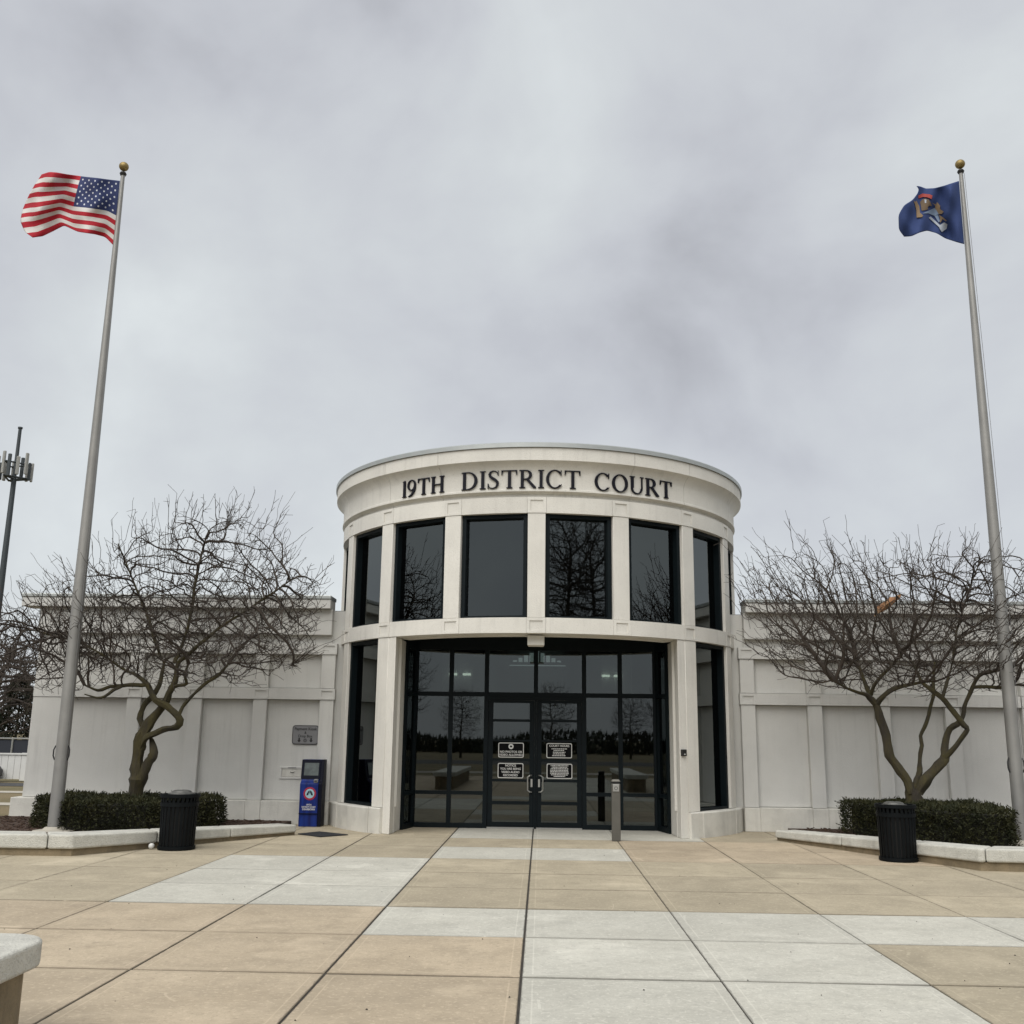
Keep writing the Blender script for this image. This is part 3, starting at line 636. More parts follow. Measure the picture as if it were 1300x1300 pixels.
# wings
def wing(s_, pcs, x_end, x_in):
    lo, hi = min(x_end, x_in), max(x_end, x_in)
    YF = 20.6
    part(MB().box(lo+0.02, hi, 20.73, 34.0, 0.0, 4.2), 'wing_wall', 'stucco')
    part(MB().box(lo+0.06, hi, 20.95, 33.9, 4.2, 4.24), 'wing_roof', 'roof')
    xs = sorted(pcs)
    corner = x_end
    for x0, x1, first in [(x-0.14, x+0.14, False) for x in xs] + [(min(corner, corner-s_*0.62), max(corner, corner-s_*0.62), True)]:
        for z0, z1 in ((0.452, 2.405), (2.635, 3.305)):
            part(MB().box(x0, x1, YF, 20.735, z0, z1), 'pilaster', 'stucco', bevel=0.006, seg=1)
        if not first:
            for z0, z1 in ((2.41, 2.63), (3.31, 3.535)):
                b = MB().box(x0-0.02, x1+0.02, YF-0.002, 20.735, z0, z1); w = 0.05
                b.box(x0-0.02, x1+0.02, YF-0.02, YF-0.0025, z1-w, z1-0.001); b.box(x0-0.02, x1+0.02, YF-0.02, YF-0.0025, z0+0.001, z0+w*0.8)
                b.box(x0-0.02, x0+w-0.02, YF-0.019, YF-0.0025, z0+w*0.8, z1-w); b.box(x1+0.02-w, x1+0.02, YF-0.019, YF-0.0025, z0+w*0.8, z1-w)
                part(b, 'band_block', 'stucco')
            part(MB().box(x0-0.01, x1+0.01, YF-0.052, 20.735, 0.0, 0.446), 'plinth', 'plinthc', bevel=0.008, seg=1)
        else:
            for z0, z1 in ((2.41, 2.63), (3.31, 3.535)):
                part(MB().box(x0, x1, YF-0.012, 20.735, z0, z1), 'band', 'stucco')
            part(MB().box(x0-(0.16 if s_ < 0 else -0.02), x1+(0.16 if s_ > 0 else -0.02), YF-0.14, 20.9, 0.0, 0.446), 'plinth', 'plinthc', bevel=0.012)
    edges = []
    pts = [x for x in xs]
    bounds = sorted([x for x in xs])
    segs = []
    if s_ < 0: segs.append((corner+0.62, bounds[0]-0.14))
    for a, b in zip(bounds[:-1], bounds[1:]): segs.append((a+0.14, b-0.14))
    if s_ > 0: segs.append((bounds[-1]+0.14, corner-0.62))
    # short stretch against the drum
    for a, b in segs:
        for z0, z1 in ((2.41, 2.63), (3.31, 3.535)):
            part(MB().box(a+0.022, b-0.022, YF-0.01, 20.735, z0, z1), 'band', 'stucco')
        part(MB().box(a+0.012, b-0.012, YF-0.048, 20.735, 0.0, 0.446), 'plinth', 'plinthc', bevel=0.008, seg=1)
        part(MB().box(a+0.002, b-0.002, 20.712, 20.731, 0.46, 2.40), 'wall_panel', 'stucco', bevel=0.004, seg=1)
        part(MB().box(a+0.002, b-0.002, 20.712, 20.731, 2.64, 3.30), 'wall_panel', 'stucco', bevel=0.004, seg=1)
    xi = s_*4.16-0.1
    a, b = min(x_end+s_*0.0, xi), max(x_end, xi)
    part(MB().box(a, b, 20.665, 20.74, 3.537, 3.695), 'frieze_recess', 'stucco')
    part(MB().box(a-(0.03 if s_ < 0 else 0), b+(0.03 if s_ > 0 else 0), 20.55, 20.76, 3.697, 4.218), 'frieze', 'stucco', bevel=0.008, seg=1)
    part(MB().box(a-(0.36 if s_ < 0 else -0.02), b+(0.36 if s_ > 0 else -0.02), 20.40, 20.9, 4.22, 4.405), 'fascia', 'stucco', bevel=0.008, seg=1)
    part(MB().box(a-(0.38 if s_ < 0 else -0.01), b+(0.38 if s_ > 0 else -0.01), 20.38, 20.95, 4.408, 4.485), 'wing_coping', 'coping_metal', bevel=0.015)
    # sealant strip where wing and drum meet
    part(MB().box(xi-0.012, xi+0.012, 20.63, 20.72, 0.45, 3.53), 'sealant_joint', 'sealant')
wing(-1, [-4.30, -5.645, -6.965, -8.21], -10.27, -3.4)
wing(1, [4.10, 5.41, 6.74, 8.09], 10.07, 3.2)

# things on the walls
sg = empty('wall_sign', (-4.71, 20.70, 1.53), 'grey rounded wall sign with two arrows above the blue kiosk', 'sign')
def rrect(mb, xc, zc, w, h, y0, y1, r, rot=0):
    pts = []
    for cx_, cz_, a0 in ((w/2-r, h/2-r, 0), (-w/2+r, h/2-r, 90), (-w/2+r, -h/2+r, 180), (w/2-r, -h/2+r, 270)):
        for k in range(4):
            a = rad(a0+30*k); pts.append((cx_+r*math.cos(a), cz_+r*math.sin(a)))
    m_ = len(pts)
    mb.add([(xc+p, y1, zc+q) for p, q in pts]+[(xc+p, y0, zc+q) for p, q in pts], [tuple(range(m_)), tuple(range(2*m_-1, m_-1, -1))]+[(i, (i+1) % m_, m_+(i+1) % m_, m_+i) for i in range(m_)])
    return mb
adopt(sg, rrect(MB(), -4.71, 1.715, 0.53, 0.375, 20.690, 20.7115, 0.055).build('sign_border', 'darkgrey'),
      rrect(MB(), -4.71, 1.715, 0.50, 0.345, 20.686, 20.6895, 0.045).build('sign_panel', 'signgrey'))
for body, z, s1 in (('Payment Kiosk', 1.83, 0.078), ('&', 1.757, 0.07), ('Drop Box', 1.69, 0.074)):
    text_mesh(body, s1, 'sign_lettering', 'black', Matrix.Translation((-4.71, 20.684, z)) @ FRONT, sg, sx=0.95, thick=0.001)
for x in (-4.83, -4.59):
    a = MB(); y = 20.684
    a.add([(x-0.016, y, 1.655), (x+0.016, y, 1.655), (x+0.016, y, 1.61), (x+0.038, y, 1.61), (x, y, 1.566), (x-0.038, y, 1.61), (x-0.016, y, 1.61)], [(0, 6, 5, 4, 3, 2, 1)])
    adopt(sg, a.build('arrow', 'black'))
a = MB()
for k in range(8):
    q = rad(45*k); a.add([(-4.71+0.012*math.cos(q+p_), 20.6842, 1.608+0.012*math.sin(q+p_)) if i < 2 else (-4.71+0.04*math.cos(q+p_*0.4), 20.6842, 1.608+0.04*math.sin(q+p_*0.4)) for i, p_ in enumerate((-0.4, 0.4, 0.4, -0.4))], [(0, 1, 2, 3)])
adopt(sg, a.build('sun_symbol', 'darkgrey'))
db = empty('drop_box', (-4.95, 20.70, 0.86), 'flush pale drop box door with recessed slot in wall beside kiosk', 'drop box')
f = MB(); f.box(-5.19, -4.64, 20.690, 20.711, 1.055, 1.10); f.box(-5.19, -4.64, 20.690, 20.711, 0.86, 0.895); f.box(-5.19, -5.145, 20.690, 20.711, 0.895, 1.055); f.box(-4.685, -4.64, 20.690, 20.711, 0.895, 1.055)
adopt(db, f.build('frame', 'stucco', bevel=0.004, seg=1), MB().box(-5.139, -4.691, 20.700, 20.7115, 0.901, 1.049).build('door', 'plinthc', bevel=0.003, seg=1),
      MB().tube([(-4.97, 20.70, 1.0), (-4.965, 20.685, 0.985), (-4.90, 20.685, 0.985), (-4.895, 20.70, 1.0)], 0.006, 6).build('pull', 'darkgrey'), MB().box(-5.02, -4.86, 20.684, 20.6895, 1.07, 1.085).build('plate', 'signgrey'))
cb_ = empty('card_reader', (2.62, 19.16, 1.43), 'small black reader box fixed on the right portal pier', 'card reader')
nA = Vector(P(4.237, 38.9)); nd = Vector((math.sin(rad(38.9)), -math.cos(rad(38.9)))); tdv = Vector((math.cos(rad(38.9)), math.sin(rad(38.9))))
def crb(w, z0, z1, d0, d1):
    q = [nA+tdv*sx_*w/2+nd*dd for sx_, dd in ((-1, d0), (-1, d1), (1, d1), (1, d0))]
    return MB().prism([(p.x, p.y) for p in q], z0, z1)
cb_.location = (nA.x, nA.y, 1.43); bpy.context.view_layer.update()
adopt(cb_, crb(0.115, 1.43, 1.545, -0.002, 0.045).build('housing', 'black', bevel=0.01), crb(0.04, 1.455, 1.468, 0.0455, 0.048).build('indicator', 'signwhite'))

# ------------------------------------------------------------------ kiosk
kz = empty('payment_kiosk', (-4.42, 20.35, 0), 'blue and black payment kiosk with screen and round red ring emblem by the wall', 'kiosk')
ky = 20.12
prof_k = [(ky+0.03, 0.0), (ky+0.36, 0.0), (ky+0.36, 1.25), (ky+0.14, 1.25), (ky+0.075, 0.86), (ky, 0.80)]
def slab_k(mb, x0, x1, pf):
    n = len(pf); mb.add([(x0, y, z) for y, z in pf]+[(x1, y, z) for y, z in pf], [tuple(range(n)), tuple(range(2*n-1, n-1, -1))]+[(i, (i+1) % n, n+(i+1) % n, n+i) for i in range(n)]); return mb
kx0, kx1 = -4.645, -4.205
adopt(kz, slab_k(MB(), kx0+0.012, kx1-0.07, prof_k).build('cabinet', 'kblue', bevel=0.012),
      slab_k(MB(), kx1-0.068, kx1, [(y-0.008 if y < ky+0.2 else y, z) for y, z in prof_k]).build('side_cheek', 'kdark', bevel=0.01))
def kp(x, z, off):      # point on the sloping upper face
    t = (z-0.86)/(1.25-0.86); return (x, ky+0.075+t*0.065-off, z)
def kquad(x0, x1, z0, z1, off, mat, nm):
    m_ = MB(); m_.add([kp(x0, z0, off), kp(x1, z0, off), kp(x1, z1, off), kp(x0, z1, off), kp(x0, z0, off-0.012), kp(x1, z0, off-0.012), kp(x1, z1, off-0.012), kp(x0, z1, off-0.012)], [(0, 1, 2, 3), (7, 6, 5, 4), (0, 4, 5, 1), (1, 5, 6, 2), (2, 6, 7, 3), (3, 7, 4, 0)])
    o = m_.build(nm, mat); adopt(kz, o)
kquad(kx0+0.005, kx1-0.071, 0.885, 1.247, 0.012, 'kdark', 'bezel'); kquad(kx0+0.06, kx1-0.10, 0.95, 1.185, 0.016, 'screen', 'screen')
adopt(kz, MB().box(kx1-0.17, kx1-0.085, ky+0.0, ky+0.09, 0.815, 0.885).build('reader', 'signgrey', bevel=0.015), MB().box(kx1-0.15, kx1-0.105, ky-0.004, ky-0.0005, 0.838, 0.86).build('slot', 'black'),
      MB().box(kx0+0.014, kx1-0.072, ky-0.006, ky+0.03, 0.235, 0.25).build('shelf', 'kdark'))
def disc(xc, zc, r0, r1, y, n=32):
    m_ = MB()
    if r0 <= 0: m_.add([(xc+r1*math.cos(2*math.pi*k/n), y, zc+r1*math.sin(2*math.pi*k/n)) for k in range(n)], [tuple(range(n))])
    else: m_.add([(xc+r*math.cos(2*math.pi*k/n), y, zc+r*math.sin(2*math.pi*k/n)) for k in range(n) for r in (r0, r1)], [(2*k, 2*k+1, (2*k+3) % (2*n), (2*k+2) % (2*n)) for k in range(n)])
    return m_
ex, ez = -4.435, 0.615
def kyat(z): return ky + 0.03*(1-z/0.80) - 0.004
TL = Matrix.Translation((0, 0, 0))
def lean(o):   # lean flat print onto the slightly raked front
    for v in o.data.vertices: v.co.y = ky + 0.03*(1-v.co.z/0.80) - (v.co.y)
    adopt(kz, o)
lean(disc(ex, ez, 0.088, 0.122, 0.003).build('emblem_ring', 'red')); lean(disc(ex, ez, 0, 0.088, 0.003).build('emblem_field', 'cyan'))
e_ = MB()
for x0, x1, h0, h1, sk in ((-0.06, -0.045, -0.03, 0.02, 0.02), (-0.04, -0.025, -0.005, 0.045, 0.01), (-0.02, -0.006, 0.0, 0.055, 0.004), (0.006, 0.02, 0.0, 0.055, -0.004), (0.025, 0.04, -0.005, 0.045, -0.01), (0.045, 0.06, -0.03, 0.02, -0.02)):
    e_.add([(ex+x0, 0.006, ez+h0), (ex+x1, 0.006, ez+h0), (ex+x1+sk*0.5, 0.006, ez+h1), (ex+x0+sk*0.5, 0.006, ez+h1)], [(0, 1, 2, 3)])
e_.add([(ex-0.07, 0.006, ez-0.03), (ex-0.03, 0.006, ez-0.03), (ex-0.02, 0.006, ez-0.008), (ex-0.05, 0.006, ez-0.008)], [(0, 1, 2, 3)])
e_.add([(ex+0.03, 0.006, ez-0.03), (ex+0.07, 0.006, ez-0.03), (ex+0.05, 0.006, ez-0.008), (ex+0.02, 0.006, ez-0.008)], [(0, 1, 2, 3)])
lean(e_.build('emblem_columns', 'kdark'))
for body, z, s1, sx_ in (('19TH', 0.405, 0.045, 1), ('DISTRICT COURT', 0.365, 0.038, 0.9), ('DEARBORN', 0.322, 0.047, 1)):
    o = text_mesh(body, s1, 'kiosk_lettering', 'signwhite', Matrix.Translation((ex-0.01, 0.0, z)) @ FRONT, None, sx=sx_, thick=0.001)
    for v in o.data.vertices: v.co.y = -v.co.y*0.1+0.004
    lean(o)
mt = MB().prism([(-4.28, 18.62), (-3.78, 18.15), (-3.38, 18.62), (-4.0, 19.12)], 0.004, 0.016).build('door_mat', 'mat', bevel=0.004, seg=1)
tag(mt, 'flat black rubber mat lying on the paving near the kiosk', 'mat')

# ------------------------------------------------------------------ planter walls and beds
def offset(path, d):
    out = []
    for i, p in enumerate(path):
        if i == 0: t0 = t1 = (Vector(path[1])-Vector(p)).normalized()
        elif i == len(path)-1: t0 = t1 = (Vector(p)-Vector(path[i-1])).normalized()
        else: t0 = (Vector(p)-Vector(path[i-1])).normalized(); t1 = (Vector(path[i+1])-Vector(p)).normalized()
        n0 = Vector((-t0.y, t0.x)); n1 = Vector((-t1.y, t1.x)); m_ = (n0+n1).normalized(); k = d/max(0.3, m_.dot(n0))
        out.append((p[0]+m_.x*k, p[1]+m_.y*k))
    return out
def planter(name, path, zt, zb, cuts, side, label):
    # path along the outer face; side=+1 when the bed lies left of the path direction
    root = empty(name, (path[1][0], path[1][1], 0), label, 'planter wall')
    pin = offset(path, side*0.34); cin = offset(path, side*0.40); cout = offset(path, -side*0.05)
    n = len(path)
    for i in range(n-1):
        poly = [path[i], path[i+1], pin[i+1], pin[i]]; z = [zb[i], zb[i+1], zb[i+1], zb[i]]
        if side < 0: poly = poly[::-1]; z = z[::-1]
        adopt(root, MB().prism(poly, -0.02, z).build('wall_base', 'wallbase'))
    def lerp(a, b, t): return tuple(a[k]+(b[k]-a[k])*t for k in range(len(a)))
    def samp(t):
        i = min(int(t), n-2); f_ = t-i
        return lerp(cout[i], cout[i+1], f_), lerp(cin[i], cin[i+1], f_), zb[i]+(zb[i+1]-zb[i])*f_, zt[i]+(zt[i+1]-zt[i])*f_
    for a, b in zip(cuts[:-1], cuts[1:]):
        lg = [math.dist(cout[q], cout[q+1]) for q in range(n-1)]
        ts = [a+0.006/lg[min(int(a), n-2)]] + [float(k) for k in range(1, n-1) if a < k < b] + [b-0.006/lg[min(int(b-1e-6), n-2)]]
        q = [samp(t) for t in ts]
        poly = [s_[0] for s_ in q] + [s_[1] for s_ in q[::-1]]; zz = [s_[3] for s_ in q] + [s_[3] for s_ in q[::-1]]; z0 = [s_[2]+0.002 for s_ in q] + [s_[2]+0.002 for s_ in q[::-1]]
        if side < 0: poly, zz, z0 = poly[::-1], zz[::-1], z0[::-1]
        adopt(root, MB().prism(poly, z0, zz).build('coping_stone', 'copingstone', bevel=0.028, seg=3))
    return root
planter('planter_wall', [(-14.5, 14.75), (-6.64, 14.92), (-4.31, 18.52)], (0.30, 0.295, 0.175), (0.10, 0.095, 0.045), [0, 0.3, 0.62, 0.955, 1.33, 1.66, 2.0], 1, 'low pale coped planter wall in front of the left wing below the striped flag')
planter('planter_wall', [(14.5, 14.55), (6.08, 14.93), (4.18, 18.89)], (0.31, 0.30, 0.175), (0.12, 0.115, 0.045), [0, 0.3, 0.62, 0.99, 1.28, 1.62, 2.0], -1, 'low pale coped planter wall in front of the right wing below the blue flag')
def near_wall(s_, label):
    xe = CX+(2.97 if s_ > 0 else -2.80)
    root = empty('bench_wall', (xe+s_*0.35, 2.0, 0), label, 'bench wall')
    def foot(d, w, yend, r):
        pts = []
        for k in range(9):
            a = rad(180-90*k/8) if s_ > 0 else rad(90*k/8)
        x0, x1 = sorted((xe-s_*d, xe+s_*(w+d))); ye = yend+d
        rr_ = r; pts = [(x0, -1.5), (x1, -1.5)]
        for k in range(7): a = rad(15*k); pts.append((x1-rr_+rr_*math.cos(a), ye-rr_+rr_*math.sin(a)))
        for k in range(7): a = rad(90+15*k); pts.append((x0+rr_+rr_*math.cos(a), ye-rr_+rr_*math.sin(a)))
        return pts
    adopt(root, MB().prism(foot(0, 0.62, 6.22, 0.20), -0.02, 0.415).build('wall_base', 'wallbase', bevel=0.006, seg=1))
    f_ = foot(0.075, 0.62, 6.22, 0.26)
    adopt(root, MB().prism(f_, 0.417, 0.56).build('coping_stone', 'copingstone', bevel=0.02, seg=3))
near_wall(-1, 'thick bench wall with white coping and stained base at the left plaza edge'); near_wall(1, 'bench wall end barely peeking in at the right plaza edge')

bl = MB().prism([(-14.5, 15.2), (-6.75, 15.3), (-4.62, 18.45), (-4.85, 18.9), (-4.85, 20.50), (-14.5, 20.45)], -0.02, [0.10, 0.10, 0.09, 0.08, 0.08, 0.10]).build('planting_bed', 'mulch'); tag(bl, kind='structure')
br = MB().prism([(14.5, 15.0), (14.5, 20.45), (4.75, 20.50), (4.75, 19.2), (4.52, 18.85), (6.2, 15.35)], -0.02, [0.12, 0.10, 0.08, 0.08, 0.09, 0.12]).build('planting_bed', 'mulch'); tag(br, kind='structure')
# loose bark chips on the beds
def chips(poly_fn, n, seed, name):
    r_ = random.Random(seed); mb = MB()
    for _ in range(n):
        x, y, z = poly_fn(r_); l_, w_ = r_.uniform(0.02, 0.06), r_.uniform(0.01, 0.025); a = r_.uniform(0, 6.28); t = r_.uniform(-0.3, 0.3)
        ca, sa = math.cos(a), math.sin(a)
        q = [(x+ca*u*l_-sa*v*w_, y+sa*u*l_+ca*v*w_, z+t*u*l_+0.008) for u, v in ((-1, -1), (1, -1), (1, 1), (-1, 1))]
        mb.add(q + [(a_, b_, c_-0.012) for a_, b_, c_ in q], [(0, 1, 2, 3), (0, 4, 5, 1), (1, 5, 6, 2), (2, 6, 7, 3), (3, 7, 4, 0)])
    o = mb.build(name, 'mulch'); o['kind'] = 'stuff'; return o
def pl_(r_):
    while True:
        x, y = r_.uniform(-11, -4.9), r_.uniform(15.35, 20.3)
        if y > 15.3 + max(0, (x+6.7))*1.52 + 0.05: return x, y, 0.1
def pr_(r_):
    while True:
        x, y = r_.uniform(4.8, 10.5), r_.uniform(15.35, 20.3)
        if y > 15.4 + max(0, (6.2-x))*2.1 + 0.05: return x, y, 0.105
tag(chips(pl_, 1600, 1, 'bark_mulch'), 'brown bark mulch around the left hedge', 'mulch'); tag(chips(pr_, 1600, 2, 'bark_mulch'), 'reddish bark mulch around the right hedge', 'mulch')

# ------------------------------------------------------------------ hedges
def hedge(poly, z0, z1, label, seed, nleaf=15000):
    r_ = np.random.RandomState(seed)
    root = empty('hedge', (sum(p[0] for p in poly)/len(poly), sum(p[1] for p in poly)/len(poly), z0), label, 'hedge', )
    c = Vector((root.location.x, root.location.y))
    inner = [tuple(c+(Vector(p)-c)*0.9) for p in poly]
    core = MB().prism(inner, z0-0.03, z1-0.06); adopt(root, core.build('branches', 'hedgecore'))  # solid dark core filling the hedge behind the leaves
    # leaf sprays over the shell
    pv = [Vector(p) for p in poly]; segs = [(pv[i], pv[(i+1) % len(pv)]) for i in range(len(pv))]; ls = [(b-a).length for a, b in segs]
    xs = [p[0] for p in poly]; ys = [p[1] for p in poly]
    def inside(x, y):
        c_ = False
        for i in range(len(poly)):
            x0, y0 = poly[i]; x1, y1 = poly[i-1]
            if (y0 > y) != (y1 > y) and x < (x1-x0)*(y-y0)/(y1-y0)+x0: c_ = not c_
        return c_
    mb = MB(); V, F = [], []
    while len(F) < nleaf*1:
        if r_.rand() < 0.52:
            i = r_.choice(len(segs), p=np.array(ls)/sum(ls)); a, b = segs[i]; t = r_.rand(); d = (b-a).normalized(); n = Vector((d.y, -d.x))
            hz = z0+(z1-z0)*r_.rand()**0.8
            bulge = 0.03*math.sin(hz*9+t*7)+r_.normal(0, 0.035)
            p = a.lerp(b, t)+n*bulge; p3 = Vector((p.x, p.y, hz)); nn = Vector((n.x, n.y, 0.45))
        else:
            x, y = r_.uniform(min(xs), max(xs)), r_.uniform(min(ys), max(ys))
            if not inside(x, y): continue
            p3 = Vector((x, y, z1+0.02*math.sin(x*5)+0.02*math.sin(y*7+1)+r_.normal(0, 0.022))); nn = Vector((0, 0, 1))
        d1 = (nn.normalized()*0.8+Vector(r_.normal(0, 0.6, 3))).normalized(); s1 = d1.cross(Vector(r_.normal(0, 1, 3))).normalized()
        ln = r_.uniform(0.03, 0.075); w = r_.uniform(0.006, 0.014)
        o = len(V); tip = p3+d1*ln; mid = p3+d1*ln*0.5
        V += [tuple(p3), tuple(mid+s1*w), tuple(tip), tuple(mid-s1*w)]; F.append((o, o+1, o+2, o+3))
    mb.v, mb.f, mb.sm = V, F, [False]*len(F)
    me = bpy.data.meshes.new('foliage'); me.from_pydata(V, [], F); me.materials.append(M['hedge']); o = bpy.data.objects.new('foliage', me); COL.objects.link(o); adopt(root, o); o['kind'] = 'stuff'
    return root
hedge([(-8.80, 18.15), (-7.95, 17.38), (-6.5, 17.42), (-5.86, 18.55), (-5.86, 19.4), (-8.80, 19.3)], 0.10, 0.575, 'clipped dark green hedge around the crooked tree in the left planter', 4, 24000)
hedge([(5.55, 19.25), (6.42, 17.5), (7.02, 16.9), (7.52, 17.05), (7.68, 17.9), (7.75, 19.4), (5.55, 19.6)], 0.10, 0.66, 'clipped dark green hedge around the forked tree in the right planter', 5, 24000)

# ------------------------------------------------------------------ trees
def catmull(pts, rads, step=0.07):
    P_ = [np.array(p, float) for p in pts]; P_ = [2*P_[0]-P_[1]]+P_+[2*P_[-1]-P_[-2]]; R_ = [rads[0]]+list(rads)+[rads[-1]]
    out, ro = [], []
    for i in range(1, len(P_)-2):
        n = max(2, int(np.linalg.norm(P_[i+1]-P_[i])/step))
        for k in range(n):
            t = k/n; a, b, c, d = P_[i-1], P_[i], P_[i+1], P_[i+2]
            out.append(0.5*((2*b)+(-a+c)*t+(2*a-5*b+4*c-d)*t*t+(-a+3*b-3*c+d)*t**3)); ro.append(R_[i]*(1-t)+R_[i+1]*t)
    out.append(P_[-2]); ro.append(R_[-2])
    return out, ro
def grow(nodes, parent, attractors, step, di, dk, rng, maxit=160, maxn=22000, jit=0.16):
    nodes = [np.array(n) for n in nodes]; parent = list(parent)
    A = attractors.copy(); N = np.array(nodes)
    # nearest node per attractor
    near = np.zeros(len(A), int); nd = np.full(len(A), 1e9)
    def upd(start):
        nonlocal near, nd
        B = np.array(nodes[start:])
        if len(B) == 0: return
        for c in range(0, len(B), 400):
            d = np.linalg.norm(A[:, None, :]-B[None, c:c+400, :], axis=2); j = d.argmin(1); m = d[np.arange(len(A)), j]; k = m < nd
            nd[k] = m[k]; near[k] = j[k]+start+c
    upd(0)
    for it in range(maxit):
        act = nd < di
        if not act.any() or len(nodes) > maxn: break
        start = len(nodes); ids = near[act]; dirs = A[act]-np.array(nodes)[ids]; dirs /= np.linalg.norm(dirs, axis=1)[:, None]+1e-9
        u, inv = np.unique(ids, return_inverse=True); acc = np.zeros((len(u), 3)); np.add.at(acc, inv, dirs)
        for k, i in enumerate(u):
            d = acc[k]/(np.linalg.norm(acc[k])+1e-9)+rng.normal(0, jit, 3)
            if parent[i] >= 0:
                pd = nodes[i]-nodes[parent[i]]; d = d+0.75*pd/(np.linalg.norm(pd)+1e-9)
            d /= np.linalg.norm(d)+1e-9; nodes.append(nodes[i]+d*step); parent.append(int(i))
        upd(start)
        keep = nd > dk
        A = A[keep]; near = near[keep]; nd = nd[keep]
        if len(A) == 0: break
    return np.array(nodes), np.array(parent)
def skeleton_mesh(nodes, parent, base_n, rng, tip=0.0045, spur=0.5, spl=(0.06, 0.22), expo=2.25, rmax=0.07, shoots=0.0, shl=(0.3, 0.7)):
    n0 = len(nodes); ch = np.zeros(n0, int)
    for i in range(n0):
        if parent[i] >= 0: ch[parent[i]] += 1
    nodes = list(nodes); parent = list(parent)
    cen = np.mean(nodes[base_n:], axis=0) if n0 > base_n else np.zeros(3)
    for i in range(base_n, n0):
        if rng.rand() < spur:
            d = nodes[i]-nodes[parent[i]]; d = d/(np.linalg.norm(d)+1e-9); s = np.cross(d, rng.normal(0, 1, 3)); s /= np.linalg.norm(s)+1e-9
            d2 = d*0.5+s*0.9+np.array([0, 0, 0.15]); d2 /= np.linalg.norm(d2); l_ = rng.uniform(*spl)
            nodes.append(nodes[i]+d2*l_*0.55); parent.append(i); nodes.append(nodes[-1]+(d2+rng.normal(0, 0.35, 3))*l_*0.5); parent.append(len(nodes)-2)
        if ch[i] == 0 and rng.rand() < shoots:
            d = nodes[i]-cen; d = d/(np.linalg.norm(d)+1e-9)*0.6+np.array([0, 0, 0.75])+rng.normal(0, 0.22, 3); d /= np.linalg.norm(d); l_ = rng.uniform(*shl); m = 5; prev = i
            for k in range(m):
                nodes.append(nodes[prev]+(d+rng.normal(0, 0.13, 3))*l_/m); parent.append(prev); prev = len(nodes)-1
                if rng.rand() < 0.4:
                    q = d+rng.normal(0, 0.7, 3); nodes.append(nodes[prev]+q*0.09); parent.append(prev)
    nodes = np.array(nodes); parent = np.array(parent); n = len(nodes)
    acc = np.zeros(n); r = np.zeros(n)
    for i in range(n-1, -1, -1):
        r[i] = max(tip, acc[i]**(1/expo)) if acc[i] > 0 else tip
        if parent[i] >= 0: acc[parent[i]] += r[i]**expo
    r = np.minimum(r, rmax)
    V, F = [], []
    for i in range(base_n, n):
        p = parent[i]
        a, b = nodes[p], nodes[i]; d = b-a; l_ = np.linalg.norm(d)
        if l_ < 1e-6: continue
        d = d/l_; u = np.cross(d, (0.3, 0.5, 0.81)); u /= np.linalg.norm(u)+1e-9; w = np.cross(d, u)
        ra = r[p] if p >= base_n else min(r[i]*1.25, r[p]); ra = min(ra, r[i]*1.6); k = 6 if r[i] > 0.02 else (4 if r[i] > 0.009 else 3); o = len(V)
        for q, rr_ in ((a-d*ra*0.3, ra), (b, r[i])):
            for j in range(k):
                an = 2*math.pi*j/k; V.append(tuple(q+(u*math.cos(an)+w*math.sin(an))*rr_))
        for j in range(k): F.append((o+j, o+(j+1) % k, o+k+(j+1) % k, o+k+j))
    return V, F
def raw_mesh(name, V, F, mat, parent, smooth=True):
    me = bpy.data.meshes.new(name); me.from_pydata(V, [], F); me.materials.append(M[mat])
    if smooth: me.polygons.foreach_set('use_smooth', [True]*len(F))
    o = bpy.data.objects.new(name, me); COL.objects.link(o)
    if parent: adopt(parent, o)
    return o
def limb_tube(mb, pts, rr_, n, rng):
    # irregular limb: wandering axis, knots and lumps round the girth
    k_ = len(pts); wob = rng.normal(0, 1, (k_, 3)); 
    for _ in range(2): wob[1:-1] = 0.25*wob[:-2]+0.5*wob[1:-1]+0.25*wob[2:]
    wob[0] = wob[-1] = 0
    pth = [Vector(np.array(p)+wob[i]*min(0.022, rr_[i]*0.35)) for i, p in enumerate(pts)]
    lump = rng.normal(0, 1, k_)
    for _ in range(1): lump[1:-1] = 0.25*lump[:-2]+0.5*lump[1:-1]+0.25*lump[2:]
    rads_ = [r*(1+0.11*lump[i]) for i, r in enumerate(rr_)]
    o = len(mb.v); mb.tube(pth, rads_, n)
    ph = rng.rand(4)*6.28
    for i in range(k_):
        c = pth[i]
        for j in range(n):
            a = 2*math.pi*j/n; f_ = 1+0.12*math.sin(2*a+ph[0]+i*0.25)+0.09*math.sin(3*a+ph[1]-i*0.4)+rng.normal(0, 0.045)
            v = Vector(mb.v[o+i*n+j]); mb.v[o+i*n+j] = tuple(c+(v-c)*f_)
